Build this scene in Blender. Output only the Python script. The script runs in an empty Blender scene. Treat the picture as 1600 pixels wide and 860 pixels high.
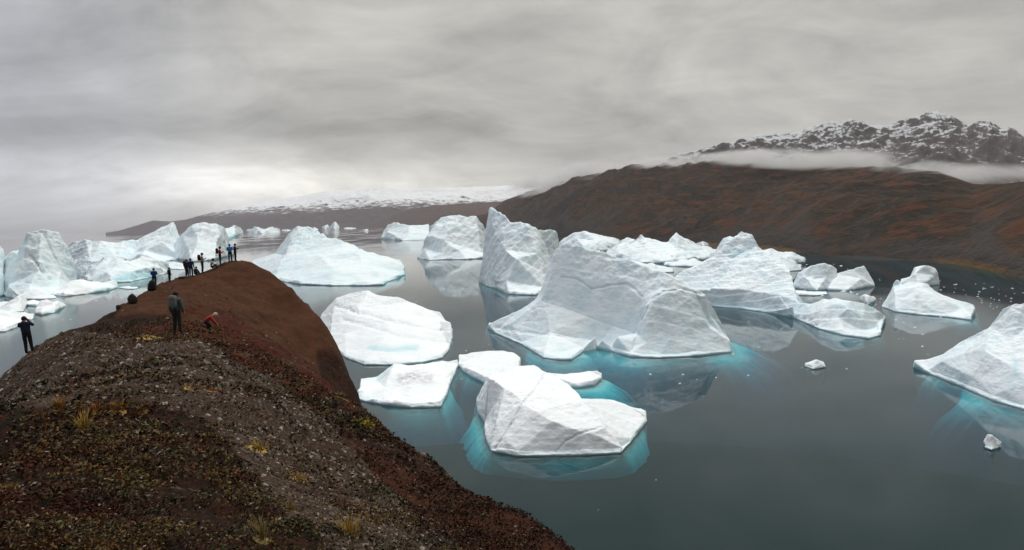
import bpy, math, random
import numpy as np
from mathutils import Vector, Matrix
from mathutils.geometry import delaunay_2d_cdt

random.seed(7)
rng = np.random.default_rng(7)
R = math.radians
SC = bpy.context.scene
COL = SC.collection

# ------------------------------------------------------------------ camera
H = 40.0                       # eye height above the fjord
F = 1000.0                     # focal length in photo pixels (photo 1600 x 860)
PITCH = math.atan(85 / F)
ROLL = R(1.8)
cp, sp = math.cos(PITCH), math.sin(PITCH)
fwd = np.array([0, cp, -sp]); up0 = np.array([0, sp, cp]); rt0 = np.array([1.0, 0, 0])
rt = math.cos(ROLL) * rt0 - math.sin(ROLL) * up0
up = math.cos(ROLL) * up0 + math.sin(ROLL) * rt0
EYE = np.array([0, 0, H])
cam_d = bpy.data.cameras.new('camera'); cam = bpy.data.objects.new('camera', cam_d); COL.objects.link(cam)
cam_d.sensor_width = 36; cam_d.lens = 36 * F / 1600; cam_d.clip_start = 0.1; cam_d.clip_end = 60000
cam.matrix_world = Matrix(((rt[0], up[0], -fwd[0], 0), (rt[1], up[1], -fwd[1], 0), (rt[2], up[2], -fwd[2], H), (0, 0, 0, 1)))
SC.camera = cam

# ------------------------------------------------------------------ nodes helper
class NT:
    def __init__(s, tree): s.t = tree; s.n = tree.nodes; s.l = tree.links
    def add(s, typ, ins=None, **kw):
        n = s.n.new(typ)
        for k, v in kw.items(): setattr(n, k, v)
        if ins:
            for k, v in ins.items(): s.put(n.inputs[k], v)
        return n
    def put(s, sock, v):
        if isinstance(v, bpy.types.NodeSocket): s.l.new(v, sock)
        elif isinstance(v, bpy.types.Node): s.l.new(v.outputs[0], sock)
        else:
            if hasattr(sock.default_value, '__len__') and hasattr(v, '__len__') and len(sock.default_value) == 4 and len(v) == 3: v = (*v, 1)
            sock.default_value = v
    def math(s, op, a, b=0.0, c=0.0, clamp=False):
        n = s.n.new('ShaderNodeMath'); n.operation = op; n.use_clamp = clamp
        s.put(n.inputs[0], a); s.put(n.inputs[1], b); s.put(n.inputs[2], c); return n.outputs[0]
    def vmath(s, op, a, b=None, scale=None):
        n = s.n.new('ShaderNodeVectorMath'); n.operation = op
        s.put(n.inputs[0], a)
        if b is not None: s.put(n.inputs[1], b)
        if scale is not None: s.put(n.inputs['Scale'], scale)
        return n.outputs['Value'] if op in ('DOT_PRODUCT', 'LENGTH') else n.outputs[0]
    def mix(s, f, a, b, blend='MIX'):
        n = s.n.new('ShaderNodeMix'); n.data_type = 'RGBA'; n.blend_type = blend
        s.put(n.inputs[0], f); s.put(n.inputs[6], a); s.put(n.inputs[7], b); return n.outputs[2]
    def noise(s, vec, scale, detail=4, rough=0.55, dist=0.0):
        n = s.add('ShaderNodeTexNoise', {'Vector': vec, 'Scale': scale, 'Detail': detail, 'Roughness': rough, 'Distortion': dist}); return n.outputs[0]
    def ramp(s, v, lo, hi, a=0.0, b=1.0, smooth=True):
        n = s.n.new('ShaderNodeMapRange'); n.interpolation_type = 'SMOOTHSTEP' if smooth else 'LINEAR'
        for i, x in enumerate((v, lo, hi, a, b)): s.put(n.inputs[i], x)
        return n.outputs[0]

# ------------------------------------------------------------------ sky and sun
SUN_EL, SUN_AZ = R(58), R(18)          # azimuth measured from +Y towards +X
w = bpy.data.worlds.new('World'); SC.world = w; w.use_nodes = True
t = NT(w.node_tree); t.n.clear()
sky = t.add('ShaderNodeTexSky', sky_type='NISHITA', sun_disc=False, sun_elevation=SUN_EL, sun_rotation=SUN_AZ)
d = t.add('ShaderNodeTexCoord').outputs['Generated']
sx = t.add('ShaderNodeSeparateXYZ', {0: d})
z = t.math('MAXIMUM', sx.outputs[2], 0.0)
zz = t.math('ADD', z, 0.24)
pl = t.add('ShaderNodeCombineXYZ', {0: t.math('DIVIDE', sx.outputs[0], zz), 1: t.math('DIVIDE', sx.outputs[1], zz), 2: 0.0}).outputs[0]
n1 = t.noise(t.vmath('MULTIPLY', d, (1, 1, 2.4)), 2.3, 7, 0.6, 0.7)
n2 = t.noise(t.vmath('MULTIPLY', pl, (0.75, 1.2, 1)), 2.6, 8, 0.62, 0.7)
cl = t.math('ADD', t.math('MULTIPLY', t.math('SUBTRACT', n1, 0.5), 0.90), t.math('MULTIPLY', t.math('SUBTRACT', n2, 0.5), 0.55))
az = t.math('ARCTAN2', sx.outputs[0], sx.outputs[1])
def blob(a0, e0, wa, we):
    u = t.math('DIVIDE', t.math('SUBTRACT', az, a0), wa); v = t.math('DIVIDE', t.math('SUBTRACT', sx.outputs[2], e0), we)
    return t.math('EXPONENT', t.math('MULTIPLY', t.math('ADD', t.math('MULTIPLY', u, u), t.math('MULTIPLY', v, v)), -1.0))
base = t.math('ADD', 0.45, t.math('MULTIPLY', cl, 0.72))
base = t.math('ADD', base, t.math('MULTIPLY', blob(-0.36, 0.062, 0.27, 0.036), t.ramp(n1, 0.3, 0.68, 0.3, 0.95)))     # bright gap low over the fjord
base = t.math('ADD', base, t.math('MULTIPLY', blob(0.0, 0.03, 0.28, 0.04), 0.20))
base = t.math('SUBTRACT', base, t.math('MULTIPLY', blob(-0.28, 0.145, 0.36, 0.026), 0.13))   # darker deck above it
base = t.math('ADD', base, t.math('MULTIPLY', blob(0.48, 0.20, 0.25, 0.06), 0.10))
base = t.math('ADD', base, t.math('MULTIPLY', t.ramp(z, 0.40, 0.95), 0.95))                 # overcast brightens to the zenith
tone = t.mix(t.ramp(az, -0.72, -0.25), (0.97, 0.985, 1.05, 1), (1.0, 0.97, 0.885, 1))
back = t.ramp(sx.outputs[1], 0.25, -0.55)                                  # unseen sky behind the camera, dimmed for contrast on the ice
base = t.math('MULTIPLY', base, t.math('SUBTRACT', 1.0, t.math('MULTIPLY', back, 0.55)))
cloud = t.vmath('SCALE', tone, scale=base)
col = t.mix(0.96, t.vmath('SCALE', sky.outputs[0], scale=0.1), cloud)
bg = t.add('ShaderNodeBackground', {0: col, 1: 1.0})
t.add('ShaderNodeOutputWorld', {0: bg})

sd = bpy.data.lights.new('sun', 'SUN'); sd.energy = 1.5; sd.angle = R(14); sd.color = (1, 0.97, 0.92)
sun = bpy.data.objects.new('sun', sd); COL.objects.link(sun)
sv = Vector((math.sin(SUN_AZ) * math.cos(SUN_EL), math.cos(SUN_AZ) * math.cos(SUN_EL), math.sin(SUN_EL)))
sun.rotation_euler = sv.to_track_quat('Z', 'Y').to_euler()
SC.view_settings.view_transform = 'Standard'; SC.view_settings.look = 'None'
SC.view_settings.exposure = 0.12; SC.view_settings.gamma = 1; SC.view_settings.use_curve_mapping = False
SC.render.engine = 'CYCLES'
SC.cycles.max_bounces = 6; SC.cycles.transparent_max_bounces = 12; SC.cycles.use_denoising = True
SC.cycles.volume_bounces = 1; SC.cycles.volume_step_rate = 2.0; SC.cycles.volume_max_steps = 64
SC.cycles.caustics_reflective = False; SC.cycles.caustics_refractive = False
SC.cycles.use_adaptive_sampling = True

# ------------------------------------------------------------------ geometry helpers
def ray(px, py):
    return fwd * F + rt * (px - 800) + up * (430 - py)
def on_water(px, py, z0=0.0):
    r = ray(px, py); s = (z0 - H) / r[2]
    if s <= 0: raise ValueError('above horizon %s' % ((px, py),))
    return EYE + r * s
def at_depth(px, py, y):
    r = ray(px, py); return EYE + r * (y / r[1])
def project(P):
    q = np.asarray(P) - EYE; dz = q @ fwd; dz = np.where(dz < 0.05, 0.05, dz)
    return 800 + F * (q @ rt) / dz, 430 - F * (q @ up) / dz
def horizon(px): return 345 + (800 - px) * math.tan(ROLL)

def vnoise(p):                                   # value noise in -1..1, p (n,3)
    fl = np.floor(p); f = (p - fl).astype(np.float32); i = fl.astype(np.int64).astype(np.uint32)
    u = f * f * f * (f * (f * 6 - 15) + 10)
    c = (np.uint32(374761393), np.uint32(668265263), np.uint32(2147483647 - 58))
    h = [(i[:, k] * c[k], i[:, k] * c[k] + c[k]) for k in range(3)]
    def corner(a):
        a = (a ^ (a >> np.uint32(13))) * np.uint32(1274126177); a = (a ^ (a >> np.uint32(15))) * np.uint32(2246822519)
        return ((a ^ (a >> np.uint32(16))) & np.uint32(0xffff)).astype(np.float32)
    r = []
    for dz in (0, 1):
        for dy in (0, 1):
            b = h[1][dy] + h[2][dz]; x0 = corner(h[0][0] + b); r.append(x0 + (corner(h[0][1] + b) - x0) * u[:, 0])
    y0 = r[0] + (r[1] - r[0]) * u[:, 1]; y1 = r[2] + (r[3] - r[2]) * u[:, 1]
    return ((y0 + (y1 - y0) * u[:, 2]) * (2 / 65535.0) - 1).astype(float)
ROT = np.array([[0.8, 0.6, 0], [-0.48, 0.64, 0.6], [0.36, -0.48, 0.8]])
def fbm(p, octs=4, gain=0.5, ridged=False):
    s = 0; a = 1; tot = 0
    for k in range(octs):
        n = vnoise(p + 17.3 * k)
        if ridged: n = 1 - 2 * np.abs(n)
        s = s + a * n; tot += a; a *= gain; p = (p @ ROT.T) * 2.03
    return s / tot

def add_mesh(name, verts, faces, mat=None, smooth=True, parent=None, attrs=None, link=True):
    me = bpy.data.meshes.new(name)
    verts = np.asarray(verts, dtype=np.float32)
    if isinstance(faces, np.ndarray):
        k = faces.shape[1]; n = len(faces)
        me.vertices.add(len(verts)); me.vertices.foreach_set('co', verts.ravel())
        me.loops.add(n * k); me.loops.foreach_set('vertex_index', faces.astype(np.int32).ravel())
        me.polygons.add(n); me.polygons.foreach_set('loop_start', np.arange(0, n * k, k, dtype=np.int32))
        me.update(calc_edges=True); me.validate()
    else:
        me.from_pydata([tuple(map(float, v)) for v in verts], [], faces)
    me.polygons.foreach_set('use_smooth', np.full(len(me.polygons), smooth))
    if attrs:
        for k, v in attrs.items():
            at = me.attributes.new(k, 'FLOAT', 'POINT'); at.data.foreach_set('value', np.asarray(v, dtype=np.float32))
    if mat is not None: me.materials.append(mat)
    o = bpy.data.objects.new(name, me)
    if link: COL.objects.link(o)
    if parent is not None: o.parent = parent
    return o
def tag(o, label=None, cat=None, group=None, kind=None):
    if label: o['label'] = label
    if cat: o['category'] = cat
    if group: o['group'] = group
    if kind: o['kind'] = kind
    return o
def grid_faces(nu, nv):
    i = np.arange(nu - 1)[:, None] * nv + np.arange(nv - 1)[None, :]
    i = i.ravel(); return np.stack([i, i + nv, i + nv + 1, i + 1], 1)
def recenter(o, c):
    c = Vector(c); o.data.transform(Matrix.Translation(-c)); o.location = c
def new_mat(name):
    m = bpy.data.materials.new(name); m.use_nodes = True; t = NT(m.node_tree); t.n.clear()
    out = t.add('ShaderNodeOutputMaterial'); return m, t, out
def simple_mat(name, col, rough=0.8, noise_scale=0, var=0.25):
    m, t, out = new_mat(name)
    c = (*col, 1)
    if noise_scale:
        n = t.noise(t.add('ShaderNodeTexCoord').outputs['Object'], noise_scale, 4)
        c = t.mix(t.ramp(n, 0.3, 0.7), tuple(x * (1 - var) for x in col) + (1,), tuple(x * (1 + var) for x in col) + (1,))
    b = t.add('ShaderNodeBsdfPrincipled', {'Base Color': c, 'Roughness': rough, 'Specular IOR Level': 0.3})
    t.put(out.inputs[0], b); return m


# ------------------------------------------------------------------ bodies, one skinned mesh for each pose
BODIES = {}
def make_bodies():
    for pose in ('stand', 'camera', 'hold', 'sit', 'kneel'):
        J, rad, par = skeleton(pose); names = list(J); ix = {n: i for i, n in enumerate(names)}
        me = bpy.data.meshes.new('person'); me.from_pydata([tuple(J[n]) for n in names], [(ix[par[n]], ix[n]) for n in names if par[n]], [])
        o = bpy.data.objects.new('person_tmp', me); COL.objects.link(o)
        o.modifiers.new('skin', 'SKIN'); o.modifiers.new('sub', 'SUBSURF').levels = 1
        for i, n in enumerate(names):
            sv_ = me.skin_vertices[0].data[i]; sv_.radius = (rad[n], rad[n] * (0.78 if n in ('chest', 'waist', 'pelvis') else 1)); sv_.use_root = n == 'pelvis'
        dg = bpy.context.evaluated_depsgraph_get(); BODIES[pose] = bpy.data.meshes.new_from_object(o.evaluated_get(dg)); bpy.data.objects.remove(o)
def skeleton(pose):
    J = {}; rad = {}; par = {}
    def j(n, p, r, parent=None): J[n] = np.array(p, float); rad[n] = r; par[n] = parent
    if pose in ('stand', 'camera', 'hold', 'stride'):
        j('pelvis', (0, 0, .95), .165); j('waist', (0, .01, 1.12), .165, 'pelvis'); j('chest', (0, .01, 1.33), .18, 'waist')
        j('neck', (0, .0, 1.49), .062, 'chest'); sw = .20; zc = 1.42; hip = .90; yc = 0
        sp_ = .17 if pose == 'stride' else .09
        legs = [(s, [(s * .095, 0, hip), (s * (sp_ + .01), .03 * s if pose == 'stride' else .02, .50), (s * (sp_ + .03), -.02 + (.08 * s if pose == 'stride' else 0), .09)]) for s in (-1, 1)]
        head = [(0, .02, 1.575), (0, .03, 1.665)]
    elif pose == 'sit':
        j('pelvis', (0, -.1, .22), .16); j('waist', (0, -.08, .38), .14, 'pelvis'); j('chest', (0, .0, .60), .155, 'waist'); j('neck', (0, .05, .75), .062, 'chest')
        sw = .19; zc = .69; yc = 0.02; legs = [(s, [(s * .11, 0, .2), (s * .15, .30, .42), (s * .13, .42, .08)]) for s in (-1, 1)]; head = [(0, .08, .83), (0, .10, .92)]
    else:   # kneeling, bent forward
        j('pelvis', (0, -.16, .34), .19); j('waist', (0, -.06, .50), .175, 'pelvis'); j('chest', (0, .10, .62), .19, 'waist'); j('neck', (0, .25, .70), .07, 'chest')
        sw = .19; zc = .62; yc = .16; legs = [(s, [(s * .11, -.14, .38), (s * .16, .14, .10), (s * .12, -.28, .09)]) for s in (-1, 1)]; head = [(0, .33, .74), (0, .41, .78)]
    j('head_low', head[0], .082, 'neck'); j('head_top', head[1], .088, 'head_low')
    d = np.array(head[1]) - np.array(head[0]); f_ = np.array([0, 1, 0]) if abs(d[1]) < .06 else np.array([0, .4, -.9])
    j('nose', (np.array(head[0]) + np.array(head[1])) / 2 + f_ * .105, .014, 'head_low')
    for s, L in legs:
        k = 'l' if s < 0 else 'r'
        j('hip_' + k, L[0], .11, 'pelvis'); j('knee_' + k, L[1], .082, 'hip_' + k); j('ankle_' + k, L[2], .064, 'knee_' + k)
        j('toe_' + k, (L[2][0] * 1.1, L[2][1] + .16, max(.045, L[2][2] - .05)), .045, 'ankle_' + k)
        sh = np.array([s * sw, yc, zc]); j('shoulder_' + k, sh, .088, 'chest')
        if pose == 'camera': el = sh + (s * .07, .20, -.16); wr = np.array([s * .07, .26, 1.55])
        elif pose == 'hold': el = sh + (s * .035, .05, -.27); wr = np.array([s * .07, .25, 1.24])
        elif pose == 'sit': el = sh + (s * .07, .12, -.20); wr = np.array([s * .10, .34, .46])
        elif pose == 'kneel': el = sh + (s * .08, .12, -.24); wr = sh + (s * .01, .26, -.40)
        else: el = sh + (s * .055, -.02, -.29); wr = el + (s * .01, .09, -.24)
        j('elbow_' + k, el, .068, 'shoulder_' + k); j('wrist_' + k, wr, .05, 'elbow_' + k)
        hd = wr - el; hd = hd / np.linalg.norm(hd); sd_ = np.cross(hd, (0, 1, .3)); sd_ /= np.linalg.norm(sd_); dn = np.cross(hd, sd_)
        j('palm_' + k, wr + hd * .07, .036, 'wrist_' + k)
        for q, (o_, ln) in enumerate(((-.03, .075), (-.01, .085), (.01, .08), (.03, .062))):
            b = wr + hd * .10 + sd_ * o_; j('finger%d_%s' % (q, k), b, .011, 'palm_' + k); j('fingertip%d_%s' % (q, k), b + hd * ln * .8 + dn * .03, .009, 'finger%d_%s' % (q, k))
        j('thumb_' + k, wr + hd * .07 - sd_ * .05 + dn * .02, .011, 'palm_' + k); j('thumbtip_' + k, wr + hd * .11 - sd_ * .06 + dn * .03, .009, 'thumb_' + k)
    return J, rad, par
make_bodies()

# ------------------------------------------------------------------ water
def make_water():
    m, t, out = new_mat('fjord_water')
    tc = t.add('ShaderNodeTexCoord').outputs['Object']
    n_a = t.noise(tc, 0.35, 3, 0.5); n_b = t.noise(t.vmath('MULTIPLY', tc, (1.0, 0.45, 1)), 0.05, 4, 0.55)
    hgt = t.math('ADD', t.math('MULTIPLY', n_a, 0.006), t.math('MULTIPLY', n_b, 0.16))
    bump = t.add('ShaderNodeBump', {'Height': hgt, 'Strength': 0.22, 'Distance': 1.0})
    breeze = t.ramp(t.noise(t.vmath('MULTIPLY', tc, (1, 0.5, 1)), 0.006, 4, 0.6), 0.45, 0.62)
    rough = t.math('ADD', 0.035, t.math('MULTIPLY', breeze, 0.11))
    gl = t.add('ShaderNodeBsdfGlossy', {'Color': (0.96, 0.95, 0.94, 1), 'Roughness': rough, 'Normal': bump})
    tr = t.add('ShaderNodeBsdfTransparent', {'Color': (0.93, 0.98, 0.98, 1)})
    fr = t.add('ShaderNodeFresnel', {'IOR': 1.36})
    mx = t.add('ShaderNodeMixShader', {0: fr, 1: tr, 2: gl})
    va = t.add('ShaderNodeVolumeAbsorption', {'Color': (0.06, 0.85, 0.89, 1), 'Density': 0.48})
    vs = t.add('ShaderNodeVolumeScatter', {'Color': (0.03, 0.64, 0.74, 1), 'Density': 0.017})
    t.put(out.inputs['Surface'], mx); t.put(out.inputs['Volume'], t.add('ShaderNodeAddShader', {0: va, 1: vs}))
    x0, x1, y0, y1, z0 = -13000, 13000, -150, 15000, -46
    v = [(x0, y0, 0), (x1, y0, 0), (x1, y1, 0), (x0, y1, 0), (x0, y0, z0), (x1, y0, z0), (x1, y1, z0), (x0, y1, z0)]
    f = [(0, 1, 2, 3), (7, 6, 5, 4), (0, 4, 5, 1), (1, 5, 6, 2), (2, 6, 7, 3), (3, 7, 4, 0)]
    tag(add_mesh('water', v, f, m, smooth=False), kind='structure')
    bed = simple_mat('fjord_bed', (0.05, 0.10, 0.10), 0.9)
    tag(add_mesh('fjord_bed', [(x0, y0, -44), (x1, y0, -44), (x1, y1, -44), (x0, y1, -44)], [(0, 1, 2, 3)], bed, smooth=False), kind='structure')
make_water()

# ------------------------------------------------------------------ hills and mountains
def rock_mat(name, low, mid, high, snow_z=None, snow_w=80, snow_amt=0.5, snow_c=(0.58, 0.60, 0.62), scale=1.0, rust=(0.085, 0.030, 0.012), rust_amt=0.6, rock=(0.10, 0.09, 0.082), strand=False):
    m, t, out = new_mat(name)
    geo = t.add('ShaderNodeNewGeometry'); P = geo.outputs['Position']; N = geo.outputs['Normal']
    nz = t.add('ShaderNodeSeparateXYZ', {0: N}).outputs[2]; pz = t.add('ShaderNodeSeparateXYZ', {0: P}).outputs[2]
    fl = t.vmath('MULTIPLY', P, (1, 1, 2.2))
    a = t.noise(fl, 0.0045 * scale, 7, 0.6, 0.4); b = t.noise(fl, 0.02 * scale, 6, 0.62); c = t.noise(fl, 0.09 * scale, 5, 0.6)
    col = t.mix(t.ramp(a, 0.40, 0.60), low, mid)
    col = t.mix(t.math('MULTIPLY', t.ramp(b, 0.48, 0.62), rust_amt), col, (*rust, 1))
    steep = t.ramp(t.math('ADD', nz, t.math('MULTIPLY', t.math('SUBTRACT', c, 0.5), 0.5)), 0.90, 0.70)
    col = t.mix(t.math('MULTIPLY', steep, 0.85), col, (*rock, 1))
    col = t.mix(t.ramp(c, 0.35, 0.75, 0.0, 0.45), col, high)
    if strand: col = t.mix(t.math('MULTIPLY', t.ramp(pz, 4.5, 2.0), t.ramp(a, 0.42, 0.55)), col, (0.12, 0.075, 0.04, 1))
    if snow_z is not None:
        f = t.math('ADD', t.math('DIVIDE', t.math('SUBTRACT', pz, snow_z), snow_w), t.math('MULTIPLY', t.math('SUBTRACT', b, 0.5), 1.6))
        f = t.math('ADD', f, t.math('MULTIPLY', t.math('SUBTRACT', t.noise(t.vmath('MULTIPLY', P, (1, 1, 3.6)), 0.022 * scale, 7, 0.66, 0.5), 0.5), 3.0))
        f = t.math('ADD', f, t.math('MULTIPLY', t.math('SUBTRACT', nz, 0.80), 4.5))
        col = t.mix(t.math('MULTIPLY', t.ramp(f, 0.0, 0.95), snow_amt), col, (*snow_c, 1))
    bp = t.add('ShaderNodeBump', {'Height': t.math('ADD', t.math('MULTIPLY', c, 3.0), t.math('MULTIPLY', b, 9.0)), 'Strength': 0.7, 'Distance': 1.0 / scale})
    bs = t.add('ShaderNodeBsdfPrincipled', {'Base Color': col, 'Roughness': 0.95, 'Specular IOR Level': 0.1, 'Normal': bp})
    t.put(out.inputs[0], bs); return m

def terrain(name, px0, px1, shore, ridge, rdist, mat, nu=500, nv=160, gamma=1.0, amp=0.16, wl=500, back=1.5, zshore=None, seed=0, ridged=True, knolls=(), lumps=0.0):
    """shore: [(px, distance)], ridge: [(px, py)], rdist: [(px, distance)] - polar heightfield seen from the sea"""
    pxs = np.linspace(px0, px1, nu)
    ip = lambda pts: np.interp(pxs, [p[0] for p in pts], [p[1] for p in pts])
    ds, pr, dr = ip(shore), ip(ridge), ip(rdist)
    k = np.hanning(95)[1:-1]; k /= k.sum()
    ds = np.convolve(np.pad(ds, 46, 'edge'), k, 'valid'); dr = np.convolve(np.pad(dr, 46, 'edge'), k, 'valid')
    zr = np.empty(nu); ax = np.empty(nu)
    for i in range(nu):
        P = at_depth(pxs[i], pr[i], dr[i]); zr[i] = P[2]; r = ray(pxs[i], pr[i]); ax[i] = r[0] / r[1]
    v = np.linspace(-0.06, back, nv)
    Y = ds[:, None] + (dr - ds)[:, None] * v[None, :]
    X = ax[:, None] * Y
    tt = np.clip(v, 0, 1)
    prof = np.where(v <= 1, tt ** gamma, 1 - 0.9 * ((v - 1) / (back - 1)) ** 1.3)
    Z = zr[:, None] * prof[None, :] - 4.0 * np.clip(-v / 0.06, 0, 1)[None, :]
    p = np.stack([X.ravel(), Y.ravel(), np.full(X.size, seed * 3.7)], 1) / wl
    n = fbm(p, 7, 0.5, ridged).reshape(X.shape)
    n2 = fbm(p * 6.3 + 5, 4, 0.55, True).reshape(X.shape)
    env = np.clip(v / 0.25, 0, 1) * (0.35 + 0.65 * np.clip(np.abs(1 - v) / 0.25, 0, 1))
    Z = Z + zr[:, None] * amp * (n - 0.1) * env[None, :] + zr[:, None] * amp * 0.16 * n2 * np.clip(v / 0.1, 0, 1)[None, :]
    for (kx, ky, krx, kry, kz) in knolls:
        q = ((X - kx) / krx) ** 2 + ((Y - ky) / kry) ** 2
        Z = Z + kz * np.exp(-q)
    lump = (fbm(p * wl / 170.0 + 3, 5, 0.55, True) - 0.3).reshape(X.shape)
    Z = Z + zr[:, None] * lumps * lump * np.clip(v / 0.15, 0, 1)[None, :] * (0.1 + 0.9 * np.clip(np.abs(1 - v) / 0.2, 0, 1))[None, :]
    if zshore: Z = Z + zshore * np.clip(v / 0.05, 0, 1)[None, :]
    Z = np.where(v[None, :] > 0, np.maximum(Z, 0.6 + 1.2 * np.clip(v / 0.02, 0, 1)[None, :] + 14 * np.clip(v, 0, 0.3)[None, :]), Z)
    V = np.stack([X.ravel(), Y.ravel(), Z.ravel()], 1)
    o = add_mesh(name, V, grid_faces(nu, nv)[:, ::-1], mat); tag(o, kind='structure'); return o

def make_land():
    m_hill = rock_mat('tundra_hillside', (0.012, 0.010, 0.007, 1), (0.034, 0.020, 0.012, 1), (0.075, 0.062, 0.050, 1), rust=(0.090, 0.030, 0.010), rust_amt=0.75, rock=(0.055, 0.051, 0.048), scale=1.5, strand=True)
    terrain('hills', 700, 1760,
            [(700, 3600), (800, 2100), (870, 1300), (960, 1000), (1110, 830), (1200, 720), (1260, 610), (1400, 520), (1500, 450), (1600, 345), (1760, 270)],
            [(700, 347), (760, 335), (790, 315), (820, 303), (870, 289), (930, 277), (1000, 264), (1100, 258), (1250, 262), (1400, 263), (1470, 272), (1520, 292), (1560, 291), (1600, 287), (1760, 280)],
            [(700, 5200), (800, 3600), (900, 2700), (1000, 1950), (1200, 1400), (1400, 950), (1500, 780), (1600, 620), (1760, 540)],
            m_hill, nu=760, nv=260, gamma=0.72, amp=0.13, wl=420, seed=1, zshore=2.0, back=1.45, lumps=0.15)
    m_far = rock_mat('far_moor', (0.055, 0.040, 0.034, 1), (0.075, 0.052, 0.042, 1), (0.085, 0.065, 0.055, 1), scale=0.4)
    terrain('hills', 560, 930,
            [(560, 8800), (600, 8000), (700, 5600), (800, 4600), (930, 4300)],
            [(560, 356), (590, 347), (620, 335), (660, 323), (720, 318), (780, 315), (850, 308), (930, 305)],
            [(560, 9600), (600, 9000), (700, 7600), (930, 7000)], m_far, nu=260, nv=90, amp=0.12, wl=1300, seed=2, back=1.3)
    m_snow = rock_mat('snowy_rock', (0.075, 0.066, 0.06, 1), (0.10, 0.088, 0.08, 1), (0.14, 0.125, 0.115, 1), snow_z=360, snow_w=300, snow_amt=0.95, scale=0.8, rust_amt=0.1)
    terrain('mountain', 960, 1760,
            [(960, 3000), (1200, 2700), (1760, 2000)],
            [(960, 262), (1040, 250), (1090, 239), (1130, 228), (1160, 216), (1200, 208), (1250, 207), (1290, 200), (1330, 194), (1365, 199), (1390, 200), (1425, 189), (1450, 180), (1465, 177), (1490, 183), (1512, 196), (1525, 192), (1545, 190), (1562, 199), (1575, 199), (1600, 216), (1680, 240), (1760, 260)],
            [(960, 4200), (1200, 4000), (1760, 3500)], m_snow, nu=620, nv=200, gamma=0.8, amp=0.18, wl=520, seed=3, back=1.35, lumps=0.08)
    m_range = rock_mat('far_snow_range', (0.07, 0.055, 0.06, 1), (0.09, 0.07, 0.075, 1), (0.10, 0.085, 0.085, 1), snow_z=390, snow_w=150, snow_amt=1.0, snow_c=(0.80, 0.82, 0.84), scale=0.35, rust_amt=0.0)
    terrain('mountain', 165, 900,
            [(165, 9800), (300, 9300), (500, 9500), (900, 9500)],
            [(165, 364), (185, 361), (210, 354), (240, 345), (265, 347), (290, 344), (330, 334), (400, 318), (450, 309), (485, 305), (520, 300), (560, 296), (600, 291), (640, 296), (700, 293), (760, 294), (800, 292), (860, 300), (900, 310)],
            [(165, 10600), (400, 11600), (900, 12200)], m_range, nu=560, nv=150, gamma=0.85, amp=0.16, wl=1300, seed=4, back=1.2)
make_land()

# ------------------------------------------------------------------ the red hill we stand on
def az_r(px, py, dep):
    P = at_depth(px, py, dep); r = math.hypot(P[0], P[1]); return math.atan2(P[0], P[1]), r, (P[2] - H) / r
HILL_PTS = [  # photo column, photo row, depth in metres
    (0, 578, 27), (37, 552, 29), (60, 538, 30.5), (130, 496, 38), (200, 460, 46), (240, 443, 50), (300, 424, 56), (345, 405, 59), (375, 403, 60), (400, 408, 60),
    (440, 434, 59), (480, 468, 57), (520, 514, 54), (550, 556, 50), (566, 588, 46), (574, 620, 43.5), (578, 640, 42),
    (345, 430, 54), (300, 450, 49), (240, 470, 43), (400, 450, 52), (450, 490, 50), (480, 525, 46.5), (500, 545, 44.5), (540, 572, 44), (560, 590, 44), (500, 582, 43.4), (530, 602, 42.8), (556, 618, 42.4), (568, 640, 42),
    (180, 500, 35), (278, 522, 26), (327, 512, 28), (250, 490, 33), (330, 480, 36), (380, 505, 35), (430, 540, 34), (480, 575, 33), (520, 612, 31), (552, 648, 28),
    (100, 560, 24), (30, 590, 21), (360, 535, 25), (420, 570, 23.5), (470, 605, 21.5), (510, 640, 20), (545, 662, 19),
    (590, 652, 24), (615, 678, 22), (640, 700, 21), (700, 743, 18), (755, 783, 15), (800, 800, 13.5), (830, 806, 12.8), (865, 828, 11.5), (900, 862, 10),
    (300, 560, 19), (180, 580, 18), (80, 610, 14.5), (0, 650, 10.5), (0, 760, 5.6), (100, 700, 7.8), (200, 640, 11), (250, 740, 6.6), (400, 620, 14), (400, 700, 9), (400, 800, 5.3),
    (480, 680, 13.5), (550, 720, 13), (550, 800, 7.6), (620, 760, 12.5), (640, 840, 6.8), (700, 800, 11.5), (760, 850, 9), (700, 858, 6.8), (300, 862, 3.9), (0, 862, 3.7), (500, 862, 4.6)]
_c = [az_r(*p) for p in HILL_PTS]
for deg in (-110, -80, -60, -38, -25, -12, -4, 8, 20, 40, 60, 80, 110):
    _c.append((R(deg), 0.8, -1.72 / 0.8)); 
    if deg not in (-25, -12, -4): _c.append((R(deg), 2.2, (-1.72 - max(0, deg) * 0.006) / 2.2))
for (px, py, dep) in [(0, 578, 27), (60, 538, 30.5), (130, 496, 38), (200, 460, 46), (300, 424, 56), (375, 403, 60), (440, 434, 59), (520, 514, 54), (566, 588, 47), (578, 640, 40), (590, 652, 24), (640, 700, 21), (700, 743, 18), (755, 783, 15), (830, 806, 12.8), (900, 862, 10)]:
    a, r, s = az_r(px, py, dep)          # behind each skyline point the ground falls away to the water
    _c += [(a, r * 1.22, s - 0.16), (a, r * 1.6, min(s - 0.35, -0.45)), (a, 105, -0.45)] if dep > 30 else [(a, r * 1.28, s - 0.12), (a, r * 2.0, s - 0.38), (a, 110, s - 0.4)]
for deg in (9, 14, 20, 30, 45, 70, 110):
    _c += [(R(deg), 4, -0.62 - deg * 0.004), (R(deg), 8, -0.64 - deg * 0.006), (R(deg), 20, -1.1), (R(deg), 100, -1.0)]
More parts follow.
